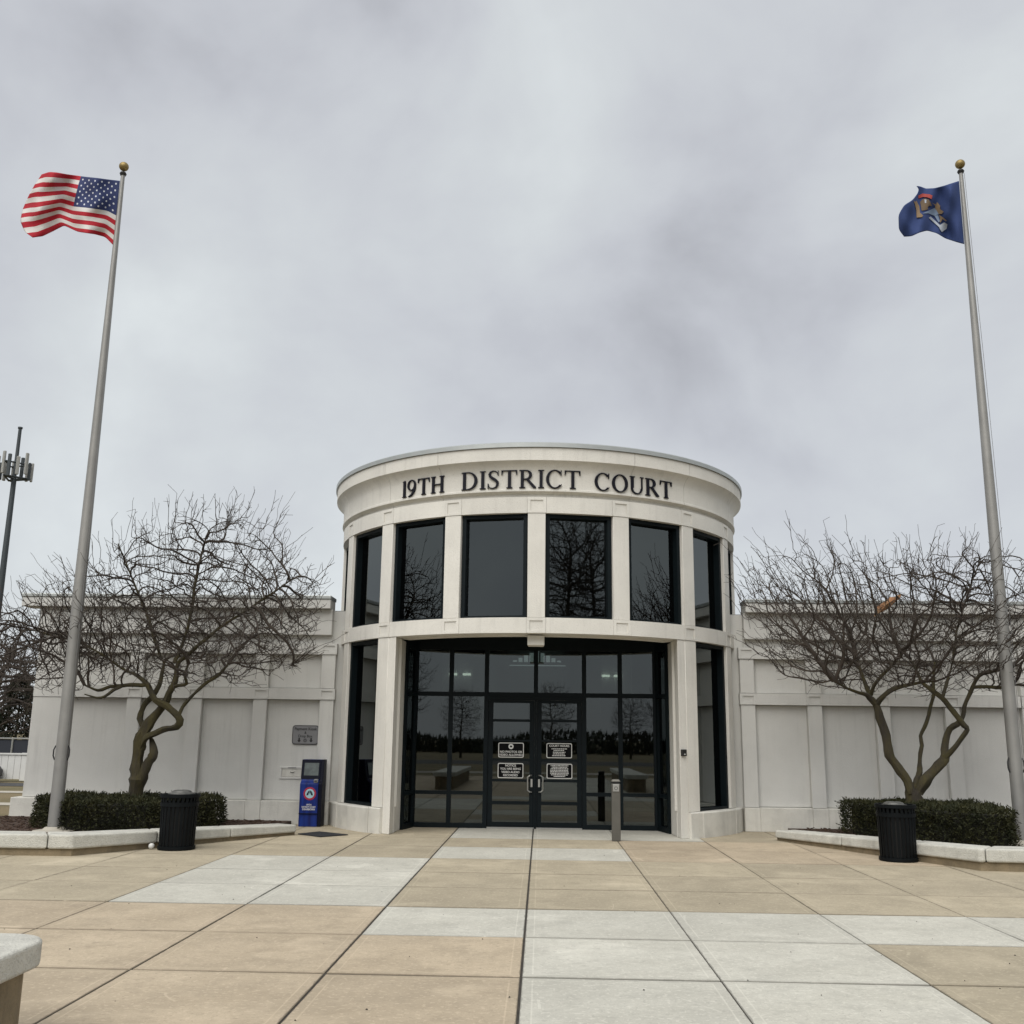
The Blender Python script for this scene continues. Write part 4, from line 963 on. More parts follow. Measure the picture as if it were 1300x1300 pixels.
def bare_tree(name, label, limbs, trunk_n, lobes, nattr, seed, base, Y, group=None, **kw):
    rng = np.random.RandomState(seed); root = empty(name, base, label, 'tree', group)
    tm, lm = MB(), MB(); nodes, parent = [], []
    for li, (pts, rads_) in enumerate(limbs):
        ps, rs_ = catmull(pts, rads_)
        limb_tube(tm if li < trunk_n else lm, ps, rs_, 12 if li < trunk_n else 9, rng)
        st_ = len(nodes)
        for k, p in enumerate(ps):
            nodes.append(np.array(p)); 
            if k == 0:
                parent.append(-1 if st_ == 0 else int(np.argmin([np.linalg.norm(p-q) for q in nodes[:-1]])))
            else: parent.append(len(nodes)-2)
    # knots on the trunk
    adopt(root, tm.build('trunk', 'bark'))
    att = []
    tot = sum(l[2] for l in lobes)
    for (c, rr_, w) in lobes:
        m = 0; want = int(nattr*w/tot)
        while m < want:
            q = rng.normal(0, 1, 3); q = q/np.linalg.norm(q)*rng.rand()**(1/2.6); p = np.array(c)+q*np.array(rr_)
            if p[2] < kw.get('zmin', 2.2): continue
            att.append(p); m += 1
    att = np.array(att); base_n = len(nodes)
    nn, pp = grow(nodes, parent, att, kw.get('step', 0.095), kw.get('di', 0.62), kw.get('dk', 0.14), rng, jit=0.2)
    V, F = skeleton_mesh(nn, pp, base_n, rng, spur=kw.get('spur', 0.6), shoots=kw.get('shoots', 0.5), tip=kw.get('tip', 0.0036), rmax=kw.get('rmax', 0.06))
    if lm.v: adopt(root, lm.build('limb', 'mossbark'))
    raw_mesh('crown', V, F, 'twig', root)
    return root
def U3(pts, Y, dys=None):
    return [tuple(at(x, y, Y+(dys[i] if dys else 0))) for i, (x, y) in enumerate(pts)]
YT = 18.5
zs = 7.647/1.0
def zl(pts): return [(140+x*150/1147, 850+y*170/1300) for x, y in pts]
limbsL = [
    (U3(zl([(235, 1420), (238, 1330), (240, 1230), (262, 1080), (262, 960), (262, 850), (285, 760), (315, 650), (360, 560)]), YT), [0.16, 0.135, 0.12, 0.15, 0.125, 0.098, 0.10, 0.095, 0.05]),
    (U3(zl([(285, 780), (310, 660), (370, 530), (450, 420), (530, 310), (560, 230), (610, 150), (640, 60), (660, -60)]), YT), [0.09, 0.10, 0.095, 0.085, 0.075, 0.065, 0.055, 0.042, 0.03]),
    (U3(zl([(275, 1150), (310, 1050), (352, 930), (395, 860), (420, 800), (402, 725), (385, 660)]), YT, [0, -.03, -.05, -.05, -.05, 0, .05]), [0.08, 0.09, 0.08, 0.072, 0.075, 0.05, 0.03]),
    (U3(zl([(300, 760), (370, 660), (470, 590), (560, 570), (640, 550), (665, 500), (620, 420), (540, 350), (440, 300), (400, 230), (340, 130), (260, 60), (150, 10)]), YT, [0, -.08, -.14, -.18, -.2, -.2, -.22, -.22, -.2, -.15, -.1, -.05, 0]), [0.07, 0.065, 0.06, 0.058, 0.06, 0.062, 0.055, 0.055, 0.055, 0.052, 0.045, 0.035, 0.02]),
    (U3(zl([(320, 560), (290, 480), (310, 400), (360, 320), (420, 250), (470, 150), (500, 40), (520, -80)]), YT, [0, .05, .08, .1, .15, .2, .3, .4]), [0.05, 0.048, 0.042, 0.042, 0.042, 0.04, 0.035, 0.02]),
    (U3(zl([(655, 470), (700, 360), (780, 270), (860, 190), (960, 110), (1050, 60), (1150, -60)]), YT, [-.2, -.1, 0, .1, .2, .2, .3]), [0.036, 0.034, 0.034, 0.033, 0.03, 0.026, 0.015]),
    (U3(zl([(350, 150), (250, 150), (120, 155), (0, 160), (-120, 200), (-250, 150)]), YT, [-.1, -.2, -.4, -.5, -.6, -.6]), [0.035, 0.035, 0.032, 0.03, 0.022, 0.012]),
    (U3(zl([(120, 155), (40, 190), (-90, 270), (-250, 240)]), YT, [-.4, -.5, -.7, -.9]), [0.03, 0.027, 0.02, 0.01]),
    (U3(zl([(600, 170), (680, 155), (740, 140), (720, 60), (760, -60)]), YT, [0, -.1, -.2, -.3, -.5]), [0.045, 0.035, 0.032, 0.026, 0.015]),
    (U3([(222, 842), (240, 790), (250, 730), (262, 680)], YT, [0, .1, .1, .2]), [0.035, 0.03, 0.024, 0.012]),
    (U3([(205, 838), (190, 790), (170, 740), (150, 690)], YT, [.3, .4, .5, .6]), [0.03, 0.026, 0.02, 0.01]),
    (U3([(226, 842), (275, 800), (320, 770), (372, 735)], YT, [0, -.2, -.3, -.3]), [0.032, 0.027, 0.02, 0.01]),
    (U3([(160, 851), (110, 820), (60, 805), (10, 790)], YT, [0, .1, .3, .4]), [0.022, 0.02, 0.015, 0.008]),
]
def C3(x, y, dy=0): p = at(x, y, YT+dy); return (p.x, p.y, p.z)
lobesL = [(C3(255, 745), (2.0, 1.7, 1.45), 1.0), (C3(240, 815), (2.25, 2.0, 0.85), 1.3), (C3(55, 822), (1.5, 1.7, 0.85), 0.85), (C3(345, 770), (1.0, 1.2, 1.0), 0.3), (C3(130, 785), (1.4, 1.4, 0.9), 0.5)]
bare_tree('hawthorn_tree', 'leafless tree with twisted looping mossy trunk in the left planter', limbsL, 3, lobesL, 6200, 11, tuple(at(170, 1018, YT)-Vector((0, 0, 0.45))), YT, zmin=2.15, shoots=0.6)
def zr(pts): return [(1080+x*210/1300, 850+y*180/1114) for x, y in pts]
limbsR = [
    (U3(zr([(498, 1180), (500, 1100), (500, 1010), (505, 950)]), YT), [0.15, 0.135, 0.13, 0.12]),
    (U3(zr([(475, 970), (440, 870), (370, 770), (310, 680), (290, 590), (265, 480), (225, 370), (190, 270), (130, 200), (60, 185), (-30, 150), (-140, 80)]), YT, [0, 0, 0, 0, 0, 0, 0, 0, -.05, -.1, -.2, -.4]), [0.09, 0.088, 0.085, 0.08, 0.072, 0.066, 0.064, 0.06, 0.045, 0.035, 0.026, 0.015]),
    (U3(zr([(530, 970), (590, 870), (660, 790), (730, 700), (735, 620), (745, 540), (775, 460), (840, 430), (880, 370), (910, 260), (950, 150), (1010, 50), (1120, 10), (1250, 0)]), YT, [0, -.05, -.05, -.05, 0, .05, .08, .1, .1, .1, .1, .1, 0, 0]), [0.09, 0.085, 0.078, 0.072, 0.06, 0.055, 0.05, 0.05, 0.046, 0.042, 0.038, 0.032, 0.025, 0.015]),
    (U3(zr([(735, 690), (800, 620), (860, 550), (910, 470), (890, 430), (810, 330), (720, 230), (640, 170), (560, 100), (520, 20), (470, -80)]), YT, [-.05, -.15, -.2, -.2, -.22, -.2, -.18, -.15, -.1, 0, .1]), [0.055, 0.052, 0.05, 0.052, 0.05, 0.042, 0.042, 0.038, 0.032, 0.026, 0.015]),
    (U3(zr([(505, 950), (520, 880), (545, 800), (545, 700), (560, 600), (550, 520), (600, 420), (625, 320), (645, 220), (650, 100), (660, -60)]), YT, [0, .05, .1, .12, .15, .18, .2, .25, .25, .3, .4]), [0.06, 0.05, 0.044, 0.034, 0.034, 0.034, 0.032, 0.032, 0.032, 0.026, 0.016]),
    (U3(zr([(200, 290), (240, 220), (330, 160), (440, 120), (560, 100), (680, 90)]), YT, [0, -.1, -.2, -.3, -.4, -.4]), [0.045, 0.042, 0.036, 0.03, 0.024, 0.015]),
    (U3(zr([(150, 200), (120, 120), (80, 30), (40, -100)]), YT, [0, .1, .2, .3]), [0.035, 0.032, 0.026, 0.015]),
    (U3(zr([(160, 200), (180, 130), (250, 50), (320, -20), (420, -150)]), YT, [0, -.1, -.1, -.2, -.2]), [0.036, 0.032, 0.028, 0.022, 0.012]),
    (U3(zr([(960, 140), (1060, 135), (1180, 140), (1320, 120), (1450, 160)]), YT, [.1, 0, -.1, -.1, -.1]), [0.032, 0.028, 0.025, 0.02, 0.01]),
    (U3(zr([(720, 230), (740, 160), (760, 80), (800, -40)]), YT, [-.18, -.1, 0, .1]), [0.03, 0.028, 0.022, 0.012]),
    (U3([(1209, 843), (1215, 800), (1230, 750), (1245, 710)], YT, [.1, .2, .3, .3]), [0.02, 0.018, 0.014, 0.008]),
]
lobesR = [(C3(1120, 785), (2.3, 1.9, 1.15), 1.0), (C3(1140, 830), (2.5, 2.0, 0.75), 1.3), (C3(1225, 775), (1.6, 1.7, 1.15), 0.7), (C3(1020, 760), (1.2, 1.4, 1.05), 0.35), (C3(1290, 820), (1.2, 1.5, 0.9), 0.4)]
bare_tree('hawthorn_tree', 'leafless tree with wide forked mossy trunk in the right planter', limbsR, 3, lobesR, 5800, 23, tuple(at(1160, 1020, YT)-Vector((0, 0, 0.5))), YT, zmin=2.25, shoots=0.6)
# crumpled brown paper caught in the right tree
pb = MB(); rr_ = random.Random(5)
c0 = at(1112, 776, YT-0.25); c1 = at(1143, 757, YT-0.25); ax = (c1-c0)
nu, nv = 9, 9; vs_ = []
for i in range(nu):
    t = i/(nu-1); w = 0.045+0.075*math.sin(math.pi*min(1, t*0.85+0.22))
    for j in range(nv):
        a = 2*math.pi*j/nv; cpt = c0+ax*t
        vs_.append(tuple(cpt+Vector((0.3, 0, 0.95))*math.cos(a)*w*rr_.uniform(0.75, 1.15)+Vector((0, 1, 0))*math.sin(a)*w*0.6*rr_.uniform(0.7, 1.2)))
fs = [(i*nv+j, i*nv+(j+1) % nv, (i+1)*nv+(j+1) % nv, (i+1)*nv+j) for i in range(nu-1) for j in range(nv)]
pb.add(vs_, fs)
tag(pb.build('paper_scrap', 'paper'), 'crumpled brown paper scrap caught high in the right tree', 'paper scrap')

# ------------------------------------------------------------------ litter bins
def litter_bin(x, y, label, lid_off, seed):
    root = empty('litter_bin', (x, y, 0), label, 'litter bin', 'black slatted litter bins by the planter walls')
    r0, r1, h = 0.262, 0.285, 0.80; n = 26
    base = MB().lathe(0, 0, [(0.0, 0.004), (0.268, 0.004), (0.278, 0.012), (0.278, 0.055), (0.255, 0.06), (0.0, 0.06)], n=40)
    objs = [base.build('base', 'can')]
    def ringp(nm, z0, z1, ra, rb, mat='can'):
        return MB().lathe(0, 0, [(ra-0.012, z0), (rb, z0), (rb, z1), (ra-0.012, z1)], n=40, closed_prof=True).build(nm, mat)
    objs.append(ringp('band', 0.635, 0.69, 0.275, 0.283)); objs.append(ringp('rim', 0.765, 0.815, 0.265, 0.297))
    liner = MB().lathe(0, 0, [(0.215, 0.062), (0.228, 0.70), (0.216, 0.70), (0.205, 0.062)], n=32).build('liner', 'black'); objs.append(liner)
    sm_ = None
    for k in range(n):
        a = 2*math.pi*k/n
        if sm_ is None:
            s_ = MB(); hw = 0.019
            s_.add([(-hw, -0.258, 0.05), (hw, -0.258, 0.05), (hw, -0.276, 0.78), (-hw, -0.276, 0.78), (-hw, -0.250, 0.05), (hw, -0.250, 0.05), (hw, -0.266, 0.78), (-hw, -0.266, 0.78)], [(0, 1, 2, 3), (5, 4, 7, 6), (0, 4, 5, 1), (1, 5, 6, 2), (2, 6, 7, 3), (3, 7, 4, 0)])
            o = s_.build('slat', 'can'); sm_ = o.data
        else:
            o = bpy.data.objects.new('slat', sm_); COL.objects.link(o)
        o.rotation_euler = (0, 0, a); objs.append(o)
    lid = MB().lathe(lid_off[0], lid_off[1], [(0.0, 0.872), (0.10, 0.870), (0.135, 0.858), (0.15, 0.835), (0.195, 0.826), (0.20, 0.815), (0.0, 0.812)], n=36).build('lid', 'canlid'); objs.append(lid)
    sh = MB().lathe(0, 0, [(0.27, 0.792), (0.20, 0.80), (0.12, 0.812), (0.0, 0.812)], n=36).build('hood', 'can'); objs.append(sh)
    for o in objs: o.parent = root
    return root
litter_bin(-5.51, 15.98, 'black slatted litter bin with tilted grey lid by the left planter wall', (0.015, 0), 1)
b2 = litter_bin(5.32, 16.0, 'black slatted litter bin with low lid by the right planter wall', (-0.02, 0), 2)
for o in b2.children:
    if o.name.startswith('lid'): o.location = (0, 0, -0.022)
pbl = at(191, 1077, 15.85)
ball = MB().lathe(0, 0, [(0.0005, -0.045)]+[(0.045*math.cos(rad(a))*(1.05 if a > 20 else 1), 0.045*math.sin(rad(a))) for a in range(-75, 90, 15)]+[(0.0005, 0.043)], n=20).build('ball', 'signwhite'); ball.location = (-5.87, 15.92, 0.046)
tag(ball, 'small dirty white ball lying beside the left litter bin', 'ball')

# ------------------------------------------------------------------ push-button post
bo = empty('push_button_post', (1.305, 18.32, 0), 'short grey post with door push button in front of the entrance', 'post')
bb = MB().box(-0.075, 0.075, -0.05, 0.05, 0.0, 0.955)
o1 = bb.build('post', 'bollard', bevel=0.012)
o2 = MB().add([(-0.082, -0.056, 0.99), (0.082, -0.056, 0.99), (0.082, 0.056, 0.99), (-0.082, 0.056, 0.99), (-0.055, -0.035, 1.03), (0.055, -0.035, 1.03), (0.055, 0.035, 1.03), (-0.055, 0.035, 1.03)], [(0, 3, 2, 1), (4, 5, 6, 7), (0, 1, 5, 4), (1, 2, 6, 5), (2, 3, 7, 6), (3, 0, 4, 7)]).build('cap', 'bollard', bevel=0.008)
o3 = MB().box(-0.06, 0.06, -0.035, 0.035, 0.9555, 0.9895).build('neck', 'black')
o4 = MB().box(-0.054, 0.054, -0.064, -0.0505, 0.825, 0.945).build('push_plate', 'steel', bevel=0.004, seg=1)
o5 = disc(0, 0.88, 0.022, 0.03, -0.0652, 20).build('symbol', 'darkgrey')
for o in (o1, o2, o3, o4, o5): o.parent = bo

# ------------------------------------------------------------------ flag poles and flags
def flag_pole(X, Y, H_, label, zb=0.10):
    root = empty('flagpole', (X, Y, zb), label, 'flagpole')
    sh = MB().tube([(0, 0, -0.05), (0, 0, 0.3), (0, 0, 4.0), (0, 0, 8.2), (0, 0, H_-zb)], [0.110, 0.109, 0.101, 0.072, 0.036], 24).build('shaft', 'pole')
    col = MB().lathe(0, 0, [(0.12, 0.075), (0.15, 0.065), (0.19, 0.03), (0.33, 0.015), (0.36, -0.02)], n=32).build('base_collar', 'path')
    tr = MB().lathe(0, 0, [(0.0, H_-zb-0.02), (0.05, H_-zb-0.015), (0.065, H_-zb+0.02), (0.05, H_-zb+0.05), (0.012, H_-zb+0.06), (0.012, H_-zb+0.10), (0, H_-zb+0.10)], n=20).build('truck', 'black')
    bz = H_-zb+0.175
    bl_ = MB().lathe(0, 0, [(0.0005, bz-0.088)]+[(0.09*math.cos(rad(a)), bz+0.088*math.sin(rad(a))) for a in range(-80, 90, 10)]+[(0.0005, bz+0.088)], n=28).build('ball_finial', 'gold')
    for o in (sh, col, tr, bl_): o.parent = root
    for s_ in (-1, 1):
        o = MB().tube([(s_*0.108, -0.02, 1.15), (s_*0.135, -0.03, 1.22), (s_*0.135, -0.03, 1.32), (s_*0.108, -0.02, 1.39)], 0.012, 6).build('cleat', 'darkgrey'); o.parent = root
    hy = MB().tube([(0.10, -0.06, 1.25), (0.105, -0.075, 4), (0.085, -0.06, 8), (0.05, -0.03, H_-zb-0.03)], 0.004, 4).build('halyard', 'signgrey'); o = hy; o.parent = root
    return root
PLX = at(69, 1050, 17.45).x; PLH = at(154, 222, 17.45).z
PRX = at(1297.5, 1064, 17.75).x; PRH = at(1219, 219, 17.75).z
flag_pole(PLX, 17.45, PLH, 'tall tapered silver flagpole with gold ball beside the left hedge')
flag_pole(PRX, 17.75, PRH, 'tall tapered silver flagpole with gold ball beside the right hedge')
def curve(tab, n):
    u = np.array([t[0] for t in tab]); x = np.array([t[1] for t in tab]); y = np.array([t[2] for t in tab]); s = np.linspace(0, 1, n)
    # smooth interpolation through the table
    def ip(v):
        r = np.interp(s, u, v)
        for _ in range(2): r[1:-1] = 0.25*r[:-2]+0.5*r[1:-1]+0.25*r[2:]
        return r
    return np.stack([ip(x), ip(y)], 1)
def coons(top, bot, hoist, fly, nu, nv):
    T, B, Hh, Fl = curve(top, nu), curve(bot, nu), curve(hoist, nv), curve(fly, nv)   # hoist/fly run bottom -> top
    G_ = np.zeros((nu, nv, 2))
    for i in range(nu):
        u = i/(nu-1)
        for j in range(nv):
            v = j/(nv-1)
            G_[i, j] = (1-v)*B[i]+v*T[i]+(1-u)*Hh[j]+u*Fl[j]-((1-u)*(1-v)*B[0]+u*(1-v)*B[-1]+(1-u)*v*T[0]+u*v*T[-1])
    return G_
def flag(name, label, G_, Y, depth, mat, pole_x):
    nu, nv, _ = G_.shape; V = []
    for i in range(nu):
        for j in range(nv):
            x, y = G_[i, j]; V.append(tuple(at(x, y, Y+depth(x, y))))
    F = [(i*nv+j, (i+1)*nv+j, (i+1)*nv+j+1, i*nv+j+1) for i in range(nu-1) for j in range(nv-1)]
    me = bpy.data.meshes.new(name); me.from_pydata(V, [], F); me.materials.append(M[mat]); me.polygons.foreach_set('use_smooth', [True]*len(F))
    uvl = me.uv_layers.new(name='UVMap')
    for poly in me.polygons:
        for li in poly.loop_indices:
            vi = me.loops[li].vertex_index; uvl.data[li].uv = ((vi//nv)/(nu-1), (vi % nv)/(nv-1))
    o = bpy.data.objects.new(name, me); COL.objects.link(o)
    sm2 = o.modifiers.new('thickness', 'SOLIDIFY'); sm2.thickness = 0.004
    tag(o, label, 'flag'); return o
def zf(tab): return [(u, x*200/1300, 190+y*140/910) for u, x, y in tab]
Gus = coons(zf([(0, 990, 258), (.2, 815, 236), (.4, 668, 220), (.6, 560, 203), (.8, 470, 189), (.92, 405, 185), (1, 345, 205)]),
            zf([(0, 936, 790), (.08, 870, 722), (.2, 790, 700), (.4, 640, 678), (.53, 530, 626), (.68, 440, 672), (.84, 350, 715), (1, 270, 726)]),
            zf([(0, 936, 790), (1, 990, 258)]),
            zf([(0, 270, 726), (.1, 205, 680), (.25, 168, 590), (.45, 185, 500), (.65, 235, 385), (.85, 290, 285), (1, 345, 205)]), 70, 53)
def dep_us(x, y):
    k = min(1.0, max(0.0, (151-x)/30.0))
    return k*(0.17*math.sin((x-150)/11.0+(y-220)/34.0)+0.04*math.sin((x-150)/4.2-(y-220)/17.0)+0.03*math.sin((y-220)/5.0+(x-150)/9.0))
flag('flag', 'red white and blue striped flag with stars flying from the left pole', Gus, 17.45, dep_us, 'usflag', PLX)
def zm(tab): return [(u, 1100+x*200/1300, 190+y*140/910) for u, x, y in tab]
Gmi = coons(zm([(0, 762, 258), (.3, 660, 292), (.55, 560, 318), (.75, 490, 322), (.92, 440, 302), (1, 412, 300)]),
            zm([(0, 806, 780), (.10, 748, 765), (.3, 650, 733), (.45, 580, 690), (.6, 500, 668), (.75, 440, 684), (.9, 370, 716), (1, 310, 718)]),
            zm([(0, 806, 780), (1, 762, 258)]),
            zm([(0, 310, 718), (.12, 268, 660), (.35, 265, 540), (.5, 310, 460), (.65, 380, 415), (.8, 422, 360), (.93, 432, 325), (1, 412, 300)]), 48, 40)
def dep_mi(x, y):
    k = min(1.0, max(0.0, (1223-x)/16.0))
    return k*(0.14*math.sin((x-1220)/10.0-(y-230)/26.0)+0.045*math.sin((x-1220)/4.0+(y-230)/12.0)+0.02*math.sin((y-230)/6.0-(x-1220)/5.0))
fm = flag('flag', 'dark blue flag with tan and red coat of arms on the right pole', Gmi, 17.75, dep_mi, 'flagblue', PRX)
def emblem(pts, mat, off, nm='crest_piece'):
    # cut the outline from the cloth: follow its folds a few millimetres in front of it
    poly = [(1100+x*200/1300, 190+y*140/910) for x, y in pts]
    bm = bmesh.new(); vs2 = [bm.verts.new((x, y, 0)) for x, y in poly]; bm.faces.new(vs2); bmesh.ops.triangulate(bm, faces=bm.faces[:]); bmesh.ops.subdivide_edges(bm, edges=bm.edges[:], cuts=5, use_grid_fill=True)
    for v in bm.verts: v.co = at(v.co.x, v.co.y, 17.75+dep_mi(v.co.x, v.co.y)-off-0.02)
    me = bpy.data.meshes.new(nm); bm.to_mesh(me); bm.free(); me.materials.append(M[mat])
    o = bpy.data.objects.new(nm, me); COL.objects.link(o); o.parent = fm
emblem([(428, 378), (462, 362), (520, 368), (545, 378), (538, 408), (500, 392), (465, 390), (430, 402)], 'fred', 0.012)
emblem([(443, 432), (462, 410), (485, 402), (515, 412), (532, 440), (540, 466), (515, 462), (505, 478), (510, 492), (480, 500), (455, 504), (470, 482), (468, 455), (452, 486)], 'fbrown', 0.012)
emblem([(478, 410), (495, 412), (494, 440), (482, 440)], 'fwhite', 0.016)
emblem([(388, 418), (402, 432), (412, 420), (416, 455), (436, 466), (442, 520), (468, 542), (460, 556), (414, 560), (412, 500), (400, 450)], 'ftan', 0.012)
emblem([(540, 438), (575, 452), (582, 432), (608, 462), (608, 492), (636, 510), (622, 530), (596, 532), (584, 510), (566, 482), (568, 462)], 'ftan', 0.014)
emblem([(598, 538), (630, 558), (662, 585), (656, 592), (628, 572), (612, 600), (606, 600), (606, 565)], 'ftan', 0.013)
emblem([(462, 526), (520, 500), (560, 482), (590, 488), (604, 510), (598, 532), (560, 545), (510, 525)], 'fshield', 0.012)
emblem([(560, 545), (592, 540), (606, 590), (596, 600)], 'fshield', 0.011)
emblem([(514, 562), (530, 552), (606, 622), (642, 600), (668, 616), (662, 652), (622, 680), (606, 655), (600, 640)], 'fwhite', 0.016)

# ------------------------------------------------------------------ far left: mast, fence, trees
tb = at(-1, 760, 60); tw = empty('cell_tower', (tb.x, 60, -0.07), 'dark cell tower mast with a ring of grey antenna panels', 'tower')
tx = at(14, 640, 60).x
tw.location.x = tx; bpy.context.view_layer.update()
ztop = at(25, 541, 60).z
o = MB().tube([(0, 0, 0), (0, 0, 10), (0, 0, 16.9), (0, 0, 17.0), (0, 0, ztop-0.05)], [0.22, 0.19, 0.15, 0.12, 0.10], 12).build('mast', 'tower'); o.parent = tw
o = MB().lathe(0, 0, [(0, ztop), (0.14, ztop), (0.14, ztop-0.10), (0, ztop-0.10)], n=16).build('mast_cap', 'tower'); o.parent = tw
za = at(20, 592, 60).z
for k in range(3):
    a, b = 2*math.pi*(k/3)+0.3, 2*math.pi*((k+1)/3)+0.3
    pA = (0.9*math.cos(a), 0.9*math.sin(a), za-0.7); pB = (0.9*math.cos(b), 0.9*math.sin(b), za-0.7)
    for nm, ends, rr5 in (('platform_beam', [pA, pB], 0.06), ('platform_arm', [(0.05*math.cos(a), 0.05*math.sin(a), za-0.75), pA], 0.06), ('guard_rail', [(pA[0], pA[1], za+0.2), (pB[0], pB[1], za+0.2)], 0.05)):
        o = MB().tube(ends, rr5, 6).build(nm, 'tower'); o.parent = tw
ra = random.Random(4)
for k in range(12):
    a = 2*math.pi*k/12+0.1; rr2 = 0.86+0.1*(k % 2); h = ra.uniform(1.0, 1.5); z0 = za-0.75+ra.uniform(-0.1, 0.25)
    o = MB().box(-0.10, 0.10, -0.07, 0.07, 0, h).build('antenna_panel', 'antenna' if k % 3 else 'tower', bevel=0.03, seg=1)
    o.location = (rr2*math.cos(a), rr2*math.sin(a), z0); o.rotation_euler = (0, 0, a+math.pi/2); o.parent = tw
wf = empty('board_fence', (-19, 37.2, -0.07), 'white vertical board fence beyond the lawn left of the building', 'fence')
for k in range(44):
    x = -24+k*0.24; hgt = 0.92 if k % 11 else 0.99
    adopt(wf, MB().box(x, x+0.228, 37.2, 37.24 if k % 11 else 37.28, -0.02+0.05*(k % 11 != 0), hgt-0.04).build('board', 'white'))
adopt(wf, MB().box(-24.1, -13.4, 37.16, 37.28, 0.885, 0.94).build('top_rail', 'white'), MB().box(-24.1, -13.4, 37.245, 37.29, 0.05, 0.16).build('bottom_rail', 'tower'))
cf = empty('chain_link_fence', (-24, 44, -0.07), 'dark screened chain link fence behind the white board fence', 'fence')
adopt(cf, MB().box(-34, -14, 44.0, 44.03, 0.3, 1.35).build('screen', 'screenfence'), MB().tube([(-34, 43.98, 1.40), (-14, 43.98, 1.40)], 0.035, 6).build('top_rail', 'steel'))
for k in range(8): adopt(cf, MB().tube([(-33+k*2.6, 43.97, -0.07), (-33+k*2.6, 43.97, 1.42)], 0.04, 6).build('post', 'steel'))
cr_ = empty('parked_car', (-20.75, 36.3, -0.06), 'dark parked car mostly out of view by the white fence', 'car')
body = MB(); pf = [(-2.1, 0.25), (2.1, 0.25), (2.12, 0.55), (1.95, 0.72), (1.1, 0.80), (0.5, 1.15), (-1.0, 1.18), (-1.6, 0.85), (-2.1, 0.75)]
n = len(pf); body.add([(x, -0.8, z) for x, z in pf]+[(x, 0.8, z) for x, z in pf], [tuple(range(n)), tuple(range(2*n-1, n-1, -1))]+[(i, (i+1) % n, n+(i+1) % n, n+i) for i in range(n)])
o = body.build('body', 'car', bevel=0.06); o.parent = cr_
o.scale = (0.7, 1, 0.75)
for x in (-0.9, 0.9):
    for y in (-0.8, 0.8):
        w_ = MB().tube([(x, y-0.09, 0.26), (x, y+0.09, 0.26)], 0.26, 16).build('wheel', 'black'); w_.parent = cr_

def generic_tree(name, label, x, y, h, spread, seed, nattr=900, group=None, tip=0.012, mats=('bark', 'twig')):
    rng = np.random.RandomState(seed); root = empty(name, (x, y, -0.07), label, 'tree', group)
    pts = [(0, 0, 0)]; rr3 = [h*0.022]
    for k in range(1, 7):
        pts.append((rng.normal(0, 0.04)*h*0.2*k/3, rng.normal(0, 0.04)*h*0.2*k/3, h*0.12*k)); rr3.append(h*0.02*(1-k/8))
    ps, rs3 = catmull(pts, rr3, 0.25); nodes = [np.array(p) for p in ps]; parent = [-1]+list(range(len(ps)-1))
    t_ = MB().tube(ps, rs3, 8).build('trunk', mats[0]); t_.parent = root
    att = []
    while len(att) < nattr:
        q = rng.normal(0, 1, 3); q = q/np.linalg.norm(q)*rng.rand()**(1/2.5); p = np.array((0, 0, h*0.62))+q*np.array((spread, spread, h*0.40))
        att.append(p)
    nn, pp = grow(nodes, parent, np.array(att), h*0.024, h*0.35, h*0.034, rng, 120, 7000)
    V, F = skeleton_mesh(nn, pp, len(nodes), rng, tip=tip, expo=2.7, spur=0.7, spl=(h*0.02, h*0.05), rmax=h*0.010, shoots=0.5, shl=(h*0.05, h*0.1))
    c_ = raw_mesh('crown', V, F, mats[1], None); c_.parent = root
    return root
def copy_tree(src, x, y, rz, sc_, label, group):
    c = src.copy(); COL.objects.link(c); c.location = (x, y, -0.07); c.rotation_euler = (0, 0, rz); c.scale = (sc_,)*3; c['label'] = label; c['group'] = group
    for ch in src.children:
        d = ch.copy(); COL.objects.link(d); d.parent = c
    return c
gbg = 'bare trees far behind the lawn'
t0 = generic_tree('bare_tree', 'leafless tree behind the screened fence beside the evergreen', -26.6, 50, 6.2, 2.8, 31, 420, gbg, 0.012)
copy_tree(t0, -29.8, 56, 1.3, 1.25, 'tallest leafless tree behind the screened fence near the tower', gbg)
copy_tree(t0, -23.4, 54, 2.6, 0.95, 'leafless tree rising just behind the corner of the left wing', gbg)
def conifer(x, y, h, r, label, seed):
    rng = np.random.RandomState(seed); root = empty('evergreen_tree', (x, y, -0.07), label, 'tree', 'evergreens behind the fence')
    t_ = MB().tube([(0, 0, 0), (0, 0, h*0.95)], [h*0.02, 0.02], 7).build('trunk', 'bark'); t_.parent = root
    V, F = [], []
    for k in range(5200):
        z = h*(0.05+0.95*rng.rand()**1.25); rr4 = r*(1-(z/h))**0.8*(0.75+0.35*math.sin(z*5+k % 3)); a = rng.rand()*6.283; q = rr4*math.sqrt(rng.uniform(0.25, 1))
        p = np.array((q*math.cos(a), q*math.sin(a), z-0.12*q)); d = np.array((math.cos(a), math.sin(a), rng.normal(-0.1, 0.35)))+rng.normal(0, 0.35, 3); d /= np.linalg.norm(d); s = np.cross(d, rng.normal(0, 1, 3)); s /= np.linalg.norm(s)+1e-9
        l_ = rng.uniform(0.15, 0.35); w = rng.uniform(0.03, 0.06); o = len(V)
        V += [tuple(p), tuple(p+d*l_*0.5+s*w), tuple(p+d*l_), tuple(p+d*l_*0.5-s*w)]; F.append((o, o+1, o+2, o+3))
    c_ = raw_mesh('crown', V, F, 'conifer', None, False); c_.parent = root
conifer(-26.6, 52, 4.6, 2.3, 'dark evergreen tree beyond the fence with branches near the left wing', 3)
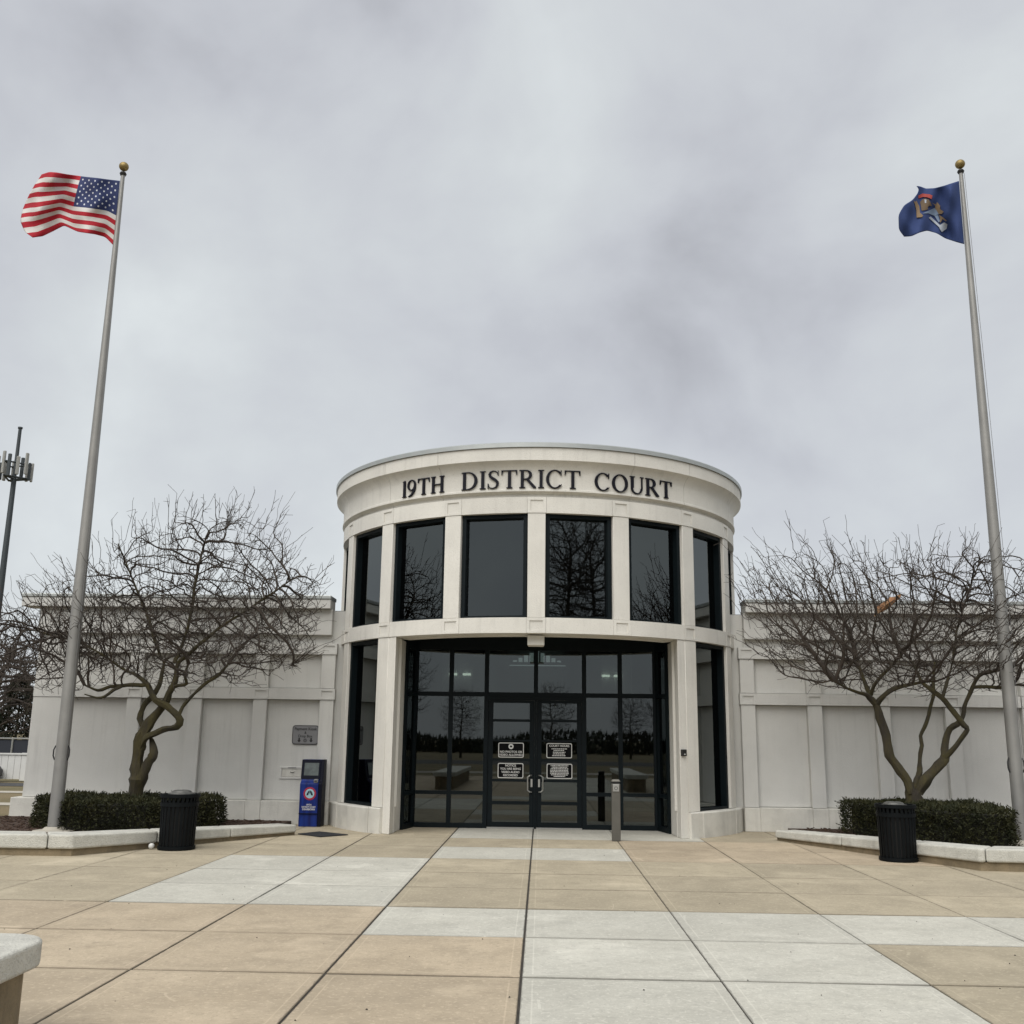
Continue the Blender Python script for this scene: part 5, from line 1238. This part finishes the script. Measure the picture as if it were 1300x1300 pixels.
conifer(-29.4, 54, 3.8, 2.2, 'lower dark evergreen beyond the fence at the far left', 4)
# trees across the forecourt behind the viewer, mirrored in the glass
gm = 'bare trees across the forecourt mirrored in the glass'
lb = 'leafless tree across the forecourt, seen mirrored in the dark glass'
g0 = generic_tree('street_tree', lb, -8.6, -16.5, 8.0, 2.5, 41, 2400, gm, 0.006)
for x, y, rz, s_ in ((8.4, -24, 2.2, 0.75), (14.5, -15, 1.0, 1.75), (18.5, -21, 4.0, 1.9), (22.5, -16, 0.5, 1.7), (-15, -21, 3.0, 1.1), (-21, -12, 5.2, 1.4), (27, -24, 2.9, 1.9), (-22, -52, 0.4, 0.8), (-14, -56, 1.9, 0.95), (-7, -50, 3.3, 0.75), (1, -57, 5.0, 0.85), (8, -52, 0.9, 0.7), (13, -58, 2.4, 0.9), (20, -50, 4.4, 0.8)):
    copy_tree(g0, x, y, rz, s_, lb, gm)
# far wood beyond the street, a dark band in the mirrored horizon
rw = np.random.RandomState(8); V, F = [], []
for k in range(22000):
    x = rw.uniform(-90, 90); z = rw.uniform(0, 1)**1.5*(2.0+0.5*math.sin(x*0.13)+0.3*math.sin(x*0.37+1)); y = -80+rw.uniform(-5, 5); o = len(V); a = rw.uniform(0, 6.28); w = rw.uniform(0.08, 0.28); h = rw.uniform(0.15, 0.7)
    V += [(x-w*math.cos(a), y-w*math.sin(a), z-0.07), (x+w*math.cos(a), y+w*math.sin(a), z-0.07), (x+0.3*w, y, z+h)]; F.append((o, o+1, o+2))
fw_ = raw_mesh('far_wood', V, F, 'conifer', None, False); tag(fw_, 'dark far wood beyond the street, mirrored low in the glass', 'wood', kind='stuff')
# grit and leaf scraps on the paving
gr = MB(); rg = random.Random(12)
for k in range(110):
    x, y = rg.uniform(-6.5, 6.5), 6.6+13*rg.random()**1.3; r_ = rg.uniform(0.003, 0.009); a = rg.uniform(0, 6.28)
    if y > 14.5 and abs(x) > 4.2: continue
    gr.add([(x+r_*math.cos(a+q*1.57)*rg.uniform(0.6, 1.3), y+r_*math.sin(a+q*1.57)*rg.uniform(0.6, 1.3), 0.0035) for q in range(4)]+[(x, y, 0.0035+r_*0.9)], [(0, 1, 4), (1, 2, 4), (2, 3, 4), (3, 0, 4)])
tag(gr.build('grit', 'hedgecore'), 'dark grit and scraps scattered over the paving', 'grit', kind='stuff')
